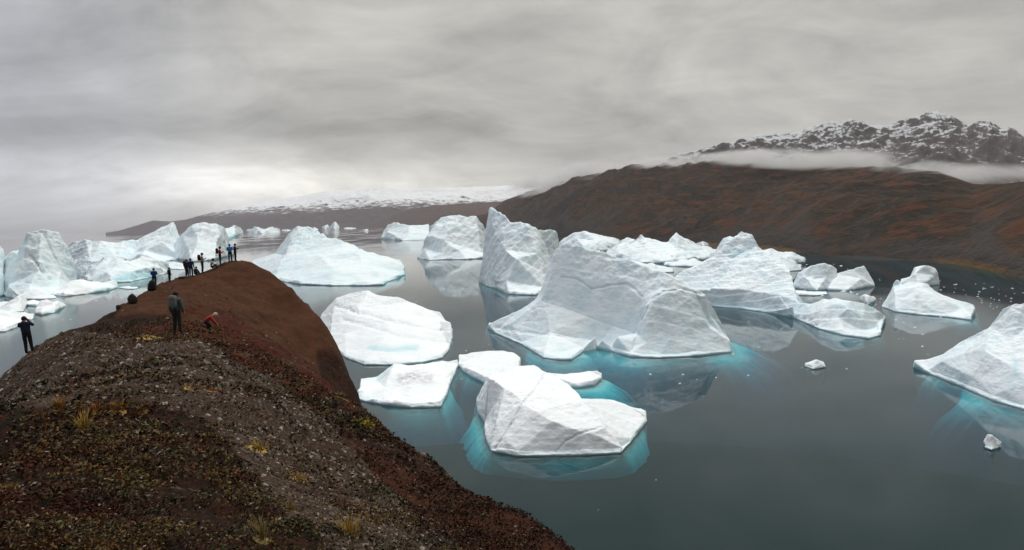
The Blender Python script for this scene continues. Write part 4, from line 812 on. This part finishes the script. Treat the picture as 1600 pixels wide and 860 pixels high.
# ------------------------------------------------------------------ plants and stones on the hill
def leaf_mat(name, ramp, rough=0.8):
    m, t, out = new_mat(name)
    a = t.add('ShaderNodeAttribute', attribute_name='tone').outputs['Fac']
    cr = t.n.new('ShaderNodeValToRGB'); cr.color_ramp.interpolation = 'CONSTANT'
    el = cr.color_ramp.elements
    for i, c in enumerate(ramp):
        e = el[i] if i < 2 else el.new(i / len(ramp))
        e.position = i / len(ramp); e.color = (*c, 1)
    t.l.new(a, cr.inputs[0])
    b = t.add('ShaderNodeBsdfPrincipled', {'Base Color': cr.outputs[0], 'Roughness': rough, 'Specular IOR Level': 0.15})
    t.put(out.inputs[0], b); return m
def quads(C, U, Wd):
    """C centres, U long half axis, Wd short half axis -> diamond leaves"""
    n = len(C); V = np.stack([C - U, C + Wd, C + U, C - Wd], 1).reshape(-1, 3)
    return V, np.arange(4 * n).reshape(n, 4)
def rand_dir(n):
    v = rng.standard_normal((n, 3)); return v / np.linalg.norm(v, axis=1, keepdims=True)
def make_cover():
    X, Y, Z, A, Rr = HILL['X'], HILL['Y'], HILL['Z'], HILL['azs'], HILL['rs']
    ok_i = np.where((A > R(-44)) & (A < R(9)))[0]; ok_j = np.where((Rr > 2.4) & (Rr < 34))[0]
    def samp(n, ok_j=ok_j):
        i = rng.choice(ok_i[:-1], n); j = rng.choice(ok_j[:-1], n); u = rng.random(n); v = rng.random(n)
        f = lambda G: (G[i, j] * (1 - u) + G[i + 1, j] * u) * (1 - v) + (G[i, j + 1] * (1 - u) + G[i + 1, j + 1] * u) * v
        return f, i, j
    # low shrubs, heather and lichen
    n = 330000; f, i, j = samp(n)
    P = np.stack([f(X), f(Y), f(Z)], 1); r = np.hypot(P[:, 0], P[:, 1])
    veg = f(HILL['veg']); gr = f(HILL['M']['gravel']); dm = f(HILL['M']['dome']); sl = f(HILL['M']['slope'])
    cl = fbm(P * np.array([1.6, 1.6, 1.6]), 3, 0.6); cl2 = fbm(P * 0.55 + 30, 3, 0.6)
    dens = veg * 1.0 + gr * 0.30 * (cl2 > 0.05) + sl * 0.45
    keep = rng.random(n) < np.clip(dens * (0.45 + 1.1 * cl) * (1 - 0.95 * dm), 0, 1)
    P, r, cl, cl2, sl, gr = P[keep], r[keep], cl[keep], cl2[keep], sl[keep], gr[keep]; n = len(P)
    hgt = np.clip(0.05 + 0.16 * cl, 0.02, 0.17) * rng.random(n) ** 0.7 * np.clip(r / 5, 0.5, 1.4)
    P = P + np.stack([rng.normal(0, .02, n), rng.normal(0, .02, n), hgt], 1)
    sz = np.clip(0.0028 * r, 0.009, 0.05) * rng.uniform(0.6, 1.5, n)
    D = rand_dir(n); D[:, 2] = np.abs(D[:, 2]) * 0.8; E = np.cross(D, rand_dir(n)); E /= np.linalg.norm(E, axis=1, keepdims=True) + 1e-6
    V, Fc = quads(P, D * sz[:, None], E * sz[:, None] * 0.45)
    pat = fbm(P * 0.9 + 77, 3, 0.6); pat2 = fbm(P * 2.2 + 5, 3, .6)
    u = rng.random(n); tone = np.where(pat > 0.12, np.where(u < .6, .05, .15), np.where(pat < -0.12, np.where(u < .55, .35, .45), np.where(u < .6, .25, .55)))
    tone = np.where((pat2 > 0.2) & (u > .45), .65, tone); tone = np.where((pat2 < -.25) & (u > .5), .75, tone)
    gold = (fbm(P * 0.5 + 21, 3, .6) > 0.06) & (pat2 > -.15); tone = np.where(gold & (rng.random(n) < .55), np.where(u < .45, .65, np.where(u < .8, .75, .95)), tone)
    tone = np.where(rng.random(n) < 0.025, .85, tone); tone = np.where(rng.random(n) < 0.02, .95, tone)
    tone = np.where((sl > .5) & (rng.random(n) < .8), np.where(u < .5, .05, .25), tone)
    mat = leaf_mat('tundra_leaves', [(0.038, 0.011, 0.006), (0.070, 0.019, 0.009), (0.040, 0.019, 0.009), (0.011, 0.012, 0.006), (0.024, 0.023, 0.009), (0.020, 0.010, 0.006), (0.12, 0.08, 0.024), (0.070, 0.062, 0.027), (0.26, 0.24, 0.20), (0.13, 0.05, 0.018)])
    tag(add_mesh('ground_cover', V, Fc, mat, smooth=False, attrs={'tone': np.repeat(tone, 4)}), kind='stuff')
    # gravel
    ok_j = np.where((Rr > 2.4) & (Rr < 62))[0]; n = 75000; f, i, j = samp(n, ok_j)
    P = np.stack([f(X), f(Y), f(Z)], 1); r = np.hypot(P[:, 0], P[:, 1])
    gr = f(HILL['M']['gravel']); sl = f(HILL['M']['slope']); dm = f(HILL['M']['dome']); eg = f(HILL['M']['edge'])
    keep = rng.random(n) < np.clip(gr * 0.85 + sl * 0.25 + dm * 0.14 + eg * .3 + .05, 0, 1)
    P, r, gr = P[keep], r[keep], gr[keep]; n = len(P)
    s = np.clip(0.0019 * r, 0.007, 0.05) * np.exp(np.abs(rng.normal(0, .48, n)))
    base = np.array([(1, 0, 0), (.3, .95, 0), (-.8, .6, 0), (-.75, -.65, 0), (.4, -.9, 0), (.1, .05, .7), (-.35, .2, .6)]); fc = np.array([(0, 1, 5), (1, 6, 5), (1, 2, 6), (2, 3, 6), (3, 5, 6), (3, 4, 5), (4, 0, 5)])
    th = rng.random(n) * 6.28; c_, s_ = np.cos(th), np.sin(th)
    B = base[None] * (0.75 + 0.5 * rng.random((n, 7, 3)))
    Vx = B[:, :, 0] * c_[:, None] - B[:, :, 1] * s_[:, None]; Vy = B[:, :, 0] * s_[:, None] + B[:, :, 1] * c_[:, None]
    V = np.stack([Vx, Vy, B[:, :, 2]], 2) * s[:, None, None] + P[:, None] - np.array([0, 0, 0.2]) * s[:, None, None]
    Fc = (fc[None] + 7 * np.arange(n)[:, None, None]).reshape(-1, 3)
    u = rng.random(n); tone = np.where(u < .3, .05, np.where(u < .55, .25, np.where(u < .75, .45, np.where(u < .93, .65, .85))))
    tone = np.where(gr < .4, np.where(u < .6, .05, np.where(u < .96, .25, .65)), tone)
    mat = leaf_mat('gravel_stones', [(0.05, 0.026, 0.016), (0.075, 0.05, 0.035), (0.085, 0.072, 0.06), (0.14, 0.115, 0.095), (0.30, 0.27, 0.235)], 0.9)
    tag(add_mesh('gravel', V.reshape(-1, 3), Fc, mat, smooth=False, attrs={'tone': np.repeat(tone, 7)}), kind='stuff')
make_cover()

def make_tufts():
    straw = [simple_mat('dry_grass_straw', (0.34, 0.22, 0.045), 0.8), simple_mat('dry_grass_ochre', (0.28, 0.135, 0.025), 0.8), simple_mat('dull_grass', (0.20, 0.15, 0.05), 0.8)]
    def tuft(label, px, py, hpx, wpx, mi, n=60):
        P = on_hill(px, py)
        if P is None: return
        m = P[1] / F; V = []; Fc = []
        for k in range(n):
            a = rng.uniform(0, 6.28); rr = min(abs(rng.normal(0, .40)), .95) * wpx * m * 0.5; bx, by = rr * math.cos(a), rr * math.sin(a)
            h = hpx * m * rng.uniform(.45, 1.05); lean = rng.uniform(.1, .6) * h; a2 = a + rng.normal(0, .7); wd = max(0.0018, 0.55 * m)
            dx, dy = math.cos(a2), math.sin(a2); b = len(V); bz = hill_z(P[0] + bx, P[1] + by) - P[2] - 0.01
            for q, wf in ((0, 1), (.4, .9), (.75, .6)):
                c = np.array([bx + dx * lean * q * q, by + dy * lean * q * q, bz + h * q * (1 - .12 * q)]); sd_ = np.array([-dy, dx, 0]) * wd * wf
                V += [c - sd_, c + sd_]
            V.append(np.array([bx + dx * lean, by + dy * lean, bz + h * .86]))
            Fc += [(b, b + 1, b + 3, b + 2), (b + 2, b + 3, b + 5, b + 4), (b + 4, b + 5, b + 6)]
        b = len(V); rw = wpx * m * 0.52; V.append(np.array([0, 0, 0.012]))          # matted base that the blades grow from
        for q in (0.5, 1.0):
            for k in range(16):
                a = k / 16 * 6.2832; x_, y_ = rw * q * math.cos(a), rw * q * math.sin(a); V.append(np.array([x_, y_, hill_z(P[0] + x_, P[1] + y_) - P[2] + (0.012 if q < 1 else -0.02)]))
        Fc += [(b, b + 1 + k, b + 1 + (k + 1) % 16) for k in range(16)] + [(b + 1 + k, b + 17 + k, b + 17 + (k + 1) % 16, b + 1 + (k + 1) % 16) for k in range(16)]
        o = add_mesh('grass_tuft', V, Fc, straw[mi], smooth=False); o.location = P
        tag(o, label, 'grass tuft', 'dry grass tufts on the near slope')
    tuft('ochre grass tuft at the left end of the row above the dark shrubs', 95, 640, 26, 30, 1)
    tuft('tallest yellow grass tuft above the dark shrubs', 131, 680, 45, 22, 0, 80)
    tuft('ochre grass tuft right of the tallest yellow tuft', 150, 645, 20, 24, 1)
    tuft('wide ochre grass tuft in the middle of the row above the dark shrubs', 185, 645, 22, 40, 1, 90)
    tuft('reddish ochre grass tuft at the right end of the row above the dark shrubs', 222, 645, 16, 30, 1)
    tuft('small ochre grass tuft on gravel left of the tallest yellow tuft', 72, 655, 14, 14, 1, 30)
    tuft('pale grass tuft touching the left picture edge', 12, 785, 40, 46, 0, 90)
    tuft('straw coloured grass tuft on the gravel brink near the picture bottom', 548, 840, 46, 56, 0, 110)
    tuft('dull grass tuft low on the gravel left of the straw tuft by the brink', 455, 800, 24, 34, 2)
    tuft('small yellow grass patch on gravel under the red band', 300, 610, 9, 36, 0, 70)
    tuft('ochre grass patch on gravel right of the small yellow patch', 332, 612, 8, 24, 1, 50)
    tuft('yellow green grass tuft in the middle of the gravel slope', 405, 705, 18, 44, 0, 80)
    tuft('thin grass tuft among red leaves at the bottom of the photo', 410, 845, 50, 40, 2, 70)
    tuft('dull grass tuft half way up the gravel ridge', 470, 752, 16, 34, 0, 60)
    tuft('small straw grass tuft at the foot of the dome cliff', 535, 622, 12, 26, 2, 50)
    tuft('yellow moss and grass strip left of the person in grey', 232, 528, 5, 44, 0, 70)
    # yellow willow shrub on the brink
    P = on_hill(569, 672); m = P[1] / F
    root = bpy.data.objects.new('willow_shrub', None); COL.objects.link(root); root.location = P
    tag(root, 'yellow leaved low willow shrub on the brink above the water', 'shrub')
    sm = simple_mat('willow_bark', (0.05, 0.03, 0.02)); V = []; Fc = []
    tips = []
    for k in range(26):
        a = rng.uniform(0, 6.28); e = rng.uniform(.35, 1.3); L = rng.uniform(9, 22) * m; tip = np.array([math.cos(a) * math.cos(e) * L * 1.5, math.sin(a) * math.cos(e) * L, math.sin(e) * L]); tips.append(tip)
        b = len(V); s = np.array([-math.sin(a), math.cos(a), 0]) * .35 * m; u_ = np.array([0, 0, .35 * m])
        V += [s, u_, -s, tip]; Fc += [(b, b + 1, b + 3), (b + 1, b + 2, b + 3), (b + 2, b, b + 3)]
    add_mesh('stem', V, Fc, sm, smooth=False, parent=root)
    tips = np.array(tips); C = tips[rng.integers(0, len(tips), 900)] * rng.uniform(.5, 1.08, (900, 1)) + rng.normal(0, 1.6 * m, (900, 3)); C[:, 2] = np.abs(C[:, 2])
    D = rand_dir(900); E = np.cross(D, rand_dir(900)); sz = (m * rng.uniform(.9, 1.9, 900))[:, None]
    V, Fc = quads(C, D * sz, E * sz * .5)
    add_mesh('foliage', V, Fc, leaf_mat('willow_leaves', [(0.36, 0.27, 0.02), (0.27, 0.23, 0.025), (0.14, 0.14, 0.03), (0.42, 0.30, 0.03)]), smooth=False, parent=root, attrs={'tone': np.repeat(rng.random(900), 4)})
make_tufts()

def make_rocks():
    dark = simple_mat('dark_boulder_stone', (0.028, 0.024, 0.022), 0.9, 3.0, 0.5); tan = simple_mat('pale_lichen_stone', (0.17, 0.12, 0.085), 0.9, 8.0, 0.35); brown = simple_mat('brown_stone', (0.06, 0.032, 0.02), 0.9, 5.0, 0.4)
    import bmesh
    def rock(label, P, wpx, hpx, mat, name='boulder'):
        m = P[1] / F; bm = bmesh.new(); bmesh.ops.create_icosphere(bm, subdivisions=3, radius=1)
        V = np.array([v.co[:] for v in bm.verts]); s = rng.uniform(0, 99)
        V = V * (1 + 0.28 * fbm(V * 1.1 + s, 3))[:, None]; V[:, 2] = np.sign(V[:, 2]) * np.abs(V[:, 2]) ** 0.85
        V = V * np.array([wpx * m / 2, wpx * m / 2 * .8, hpx * m * 0.58])
        for v, c in zip(bm.verts, V): v.co = c
        me = bpy.data.meshes.new(name); bm.to_mesh(me); bm.free(); me.materials.append(mat)
        for p in me.polygons: p.use_smooth = True
        o = bpy.data.objects.new(name, me); COL.objects.link(o); o.location = (P[0], P[1], P[2] + hpx * m * .36); tag(o, label, 'boulder', 'stones on the red hill')
    rock('round dark boulder standing on the left skyline of the hill', skyline(205.5), 13, 15, dark)
    rock('small dark stone on the left skyline below the round boulder', skyline(183), 9, 8, dark)
    rock('low flat dark rock on the ridge just below the paired hikers', skyline(286), 14, 4, dark)
    rock('pale stone at the brink below the yellow shrub', skyline(649, 8, 26), 11, 9, tan)
    rock('second pale stone at the brink further down than the one below the shrub', skyline(688, 8, 26), 9, 11, tan)
    rock('brown stone at the brink between the two pale stones', skyline(668, 8, 26), 9, 6, brown)
    rock('whitish flat stone on the gravel edge above the red slope', on_hill(577, 757), 12, 5, tan)
    rock('brown stone on the red slope skyline near the bottom', skyline(835, 8, 26), 8, 5, brown)
    rock('pale stone on the gravel by the feet of the person in grey', on_hill(292, 524), 6, 4, tan)
    rock('small grey stone left of the person in grey', on_hill(262, 500), 7, 4, tan)
make_rocks()

# ------------------------------------------------------------------ people
CLOTH = {}
def cloth(c, rough=0.85):
    if c not in CLOTH: CLOTH[c] = simple_mat('cloth_%d' % len(CLOTH), c, rough, 30.0, 0.2); CLOTH[c].name = 'clothing_fabric'
    return CLOTH[c]
SKIN = (0.42, 0.24, 0.17)
def person(label, P, hpx, face, pose, jacket, trousers, hat=None, hat_col=(0.02, 0.018, 0.016), pack=None, pack_label=None, roll=0, gloves=False, group='people on the red hill'):
    full = {'sit': .98, 'kneel': .90}.get(pose, 1.755); k = hpx * P[1] / F / full
    J, rad, par = skeleton(pose); names = list(J); ix = {n: i for i, n in enumerate(names)}
    me2 = BODIES[pose].copy()
    me2.name = 'person'
    sk, boots = cloth(SKIN, .6), cloth((0.02, 0.017, 0.015)); me2.materials.clear()
    for mm in (cloth(jacket), cloth(trousers), cloth((0.025, 0.022, 0.02)) if gloves else sk, boots, sk): me2.materials.append(mm)
    cls = lambda n: 4 if n.startswith(('head', 'neck', 'nose')) else 3 if n.startswith(('ankle', 'toe')) else 1 if n.startswith(('hip', 'knee', 'pelvis')) else 2 if n.startswith(('palm', 'finger', 'thumb')) else 0
    JP = np.array([J[n] for n in names]); JC = [cls(n) for n in names]; segs = [(ix[par[n]], ix[n]) for n in names if par[n]]
    for p in me2.polygons:
        p.use_smooth = True; c = np.array(p.center); best = 1e9
        for a, b in segs:
            dvec = JP[b] - JP[a]; tt = np.clip((c - JP[a]) @ dvec / (dvec @ dvec + 1e-9), 0, 1); ds = np.linalg.norm(c - JP[a] - tt * dvec) - 0.9 * ((1 - tt) * rad[names[a]] + tt * rad[names[b]])
            if ds < best: best = ds; p.material_index = JC[b] if tt > .35 else JC[a]
    zmin = min(v.co.z for v in me2.vertices)
    root = bpy.data.objects.new('person', me2); COL.objects.link(root)
    root.location = (P[0], P[1], P[2] - (zmin + .015) * k); root.scale = (k, k, k); root.rotation_euler = (0, R(roll), R(face)); tag(root, label, 'person', group)
    hc = (J['head_low'] + J['head_top']) / 2; ha = J['head_top'] - J['head_low']; ha /= np.linalg.norm(ha)
    # hood, hat or hair: a shell over the back and top of the head
    V = []; Fc = []; nu, nv = 16, 9; top = hc + ha * .018; tilt = Vector(ha).to_track_quat('Z', 'Y').to_matrix()
    for a in range(nv):
        for b in range(nu):
            ph = a / (nv - 1) * math.pi * (.56); th = b / nu * 2 * math.pi
            drop = 1.0 + .55 * max(0, -math.sin(th)) * (a / (nv - 1)) ** 2
            v = np.array([math.cos(th) * math.sin(ph) * .106, math.sin(th) * math.sin(ph) * .116 - .012, math.cos(ph) * .125 * (1 if math.cos(ph) > 0 else drop * 2.2)])
            V.append(top + np.array(tilt @ Vector(v)))
    for a in range(nv - 1):
        for b in range(nu): Fc.append((a * nu + b, (a + 1) * nu + b, (a + 1) * nu + (b + 1) % nu, a * nu + (b + 1) % nu))
    add_mesh(hat or 'hair', V, Fc, cloth(hat_col), parent=root)
    if pack:
        bx = np.array([(x, y, z_) for z_ in (0, .12, .40, .50) for (x, y) in ((-.15, .07), (.15, .07), (.15, -.09), (.06, -.14), (-.06, -.14), (-.15, -.09))]); 
        bx[:6, :2] *= .82; bx[18:, :2] *= .7
        Fp = [(l * 6 + i, l * 6 + (i + 1) % 6, (l + 1) * 6 + (i + 1) % 6, (l + 1) * 6 + i) for l in range(3) for i in range(6)] + [tuple(reversed(range(6))), tuple(range(18, 24))]
        ch = J['chest']; up_ = J['chest'] - J['pelvis']; up_ /= np.linalg.norm(up_); q_ = Vector(up_).to_track_quat('Z', 'Y'); 
        bk = np.array([0, -1.0, 0]) if pose != 'kneel' else np.array([0, -.35, .95])
        rot = np.array(Matrix.Identity(3)) if pose != 'kneel' else np.array([[1, 0, 0], [0, .37, .93], [0, -.93, .37]]).T
        base = J['waist'] + bk * .20 - up_ * .02
        V = (bx @ rot.T + base) * k; c_, s_ = math.cos(R(face)), math.sin(R(face))
        V = np.stack([V[:, 0] * c_ - V[:, 1] * s_, V[:, 0] * s_ + V[:, 1] * c_, V[:, 2]], 1)
        bp = add_mesh('backpack', V, Fp, cloth(pack), smooth=False); bp.location = root.location
        md = bp.modifiers.new('bevel', 'BEVEL'); md.width = .03; md.segments = 2
        tag(bp, pack_label, 'backpack', 'backpacks')
    return root
def held_camera(label, root, J, dz, dy):
    import bmesh
    bm = bmesh.new(); bmesh.ops.create_cube(bm, size=1); bmesh.ops.scale(bm, vec=(.14, .07, .10), verts=bm.verts); bmesh.ops.bevel(bm, geom=list(bm.edges), offset=.01, segments=2, affect='EDGES')
    r_ = bmesh.ops.create_cone(bm, cap_ends=True, segments=20, radius1=.038, radius2=.034, depth=.12, matrix=Matrix.Translation((0, .085, -.005)) @ Matrix.Rotation(R(90), 4, 'X'))
    me = bpy.data.meshes.new('camera'); bm.to_mesh(me); bm.free(); me.materials.append(cloth((0.012, 0.012, 0.013), .4))
    o = bpy.data.objects.new('photo_camera', me); COL.objects.link(o); k = root.scale[0]
    q = Vector((0, dy * k, dz * k)); q.rotate(root.rotation_euler); o.location = root.location + q; o.rotation_euler = root.rotation_euler; o.scale = root.scale; tag(o, label, 'camera')

def make_people():
    NAVY, BLACK, DARK = (0.014, 0.017, 0.045), (0.012, 0.012, 0.013), (0.016, 0.017, 0.022)
    p = person('person in navy jacket and black leggings at the left edge raising a camera', skyline(37), 60, 25, 'camera', NAVY, BLACK, 'hair', (0.02, 0.012, 0.01), roll=-4)
    held_camera('black camera held up by the person in navy at the left edge', p, None, 1.60, .27)
    person('person in grey jacket seen from behind, nearest one on the gravel slope', on_hill(278, 521), 67, -5, 'stand', (0.075, 0.085, 0.085), (0.020, 0.024, 0.024), 'hat', (0.02, 0.018, 0.018), pack=(0.13, 0.14, 0.135), pack_label='grey backpack on the person standing on the gravel slope')
    person('person in red jacket bent down on the reddish heath', on_hill(326, 513), 25, -62, 'kneel', (0.30, 0.018, 0.018), BLACK, 'hat', (0.50, 0.44, 0.42))
    person('person in bright navy blue jacket standing beside the dark pack on the left ridge', skyline(242), 30, 20, 'hold', (0.014, 0.035, 0.20), DARK, 'hair')
    person('lone thin person in black on the skyline of the left ridge', skyline(266), 23, -30, 'stand', BLACK, BLACK, 'hood', BLACK, gloves=True)
    person('left person of the dark pair with a big pack', skyline(294), 29, -15, 'stand', (0.02, 0.02, 0.05), DARK, 'hat', (0.016, 0.018, 0.05), pack=(0.03, 0.012, 0.02), pack_label='dark red backpack on the left person of the dark pair')
    person('right person of the dark pair, in blue hood', skyline(300.5), 29, 10, 'stand', (0.016, 0.022, 0.07), BLACK, 'hood', (0.014, 0.02, 0.07))
    person('small dark person sitting between the dark pair and the cream jacket', skyline(307.5), 14, -20, 'sit', DARK, BLACK, 'hat', BLACK)
    person('person in cream jacket with black backpack holding a camera', skyline(318.5), 32, -55, 'hold', (0.42, 0.39, 0.32), (0.022, 0.034, 0.030), 'hair', (0.035, 0.022, 0.015), pack=BLACK, pack_label='black backpack on the person in cream jacket')
    person('crouching person in pale jacket with dark hair on the ridge', skyline(333.5), 17, -70, 'sit', (0.45, 0.42, 0.36), DARK, 'hair', (0.015, 0.012, 0.012))
    person('person in red jacket with black backpack at the top of the ridge', skyline(347), 30, -60, 'hold', (0.34, 0.02, 0.028), BLACK, 'hair', (0.02, 0.014, 0.012), pack=BLACK, pack_label='black backpack on the person in red at the ridge top')
    person('person in bright blue jacket on the summit of the ridge', skyline(363), 29, 30, 'hold', (0.03, 0.20, 0.55), (0.012, 0.016, 0.03), 'hood', (0.02, 0.09, 0.26))
    person('rightmost person in black with dark red hood on the ridge', skyline(371), 28, -80, 'hold', BLACK, BLACK, 'hood', (0.07, 0.012, 0.014), gloves=True)
    # pack left on the ground on the left ridge
    V = np.array([(x * s, y * s, z_) for z_, s in ((0, .9), (.15, 1.05), (.45, .95), (.62, .6), (.68, .25)) for x, y in ((-.2, -.13), (0, -.17), (.2, -.13), (.22, .05), (.1, .15), (-.1, .15), (-.22, .05))])
    V[:, 0] += V[:, 2] * .12
    Fp = [(l * 7 + i, l * 7 + (i + 1) % 7, (l + 1) * 7 + (i + 1) % 7, (l + 1) * 7 + i) for l in range(4) for i in range(7)] + [tuple(reversed(range(7))), tuple(range(28, 35))]
    P = skyline(237); o = add_mesh('backpack', V * 1.2, Fp, cloth((0.014, 0.013, 0.014))); o.location = P - np.array([0, 0, .05]); tag(o, 'dark pack standing on the ground at the feet of the person in navy blue', 'backpack', 'backpacks')
make_people()
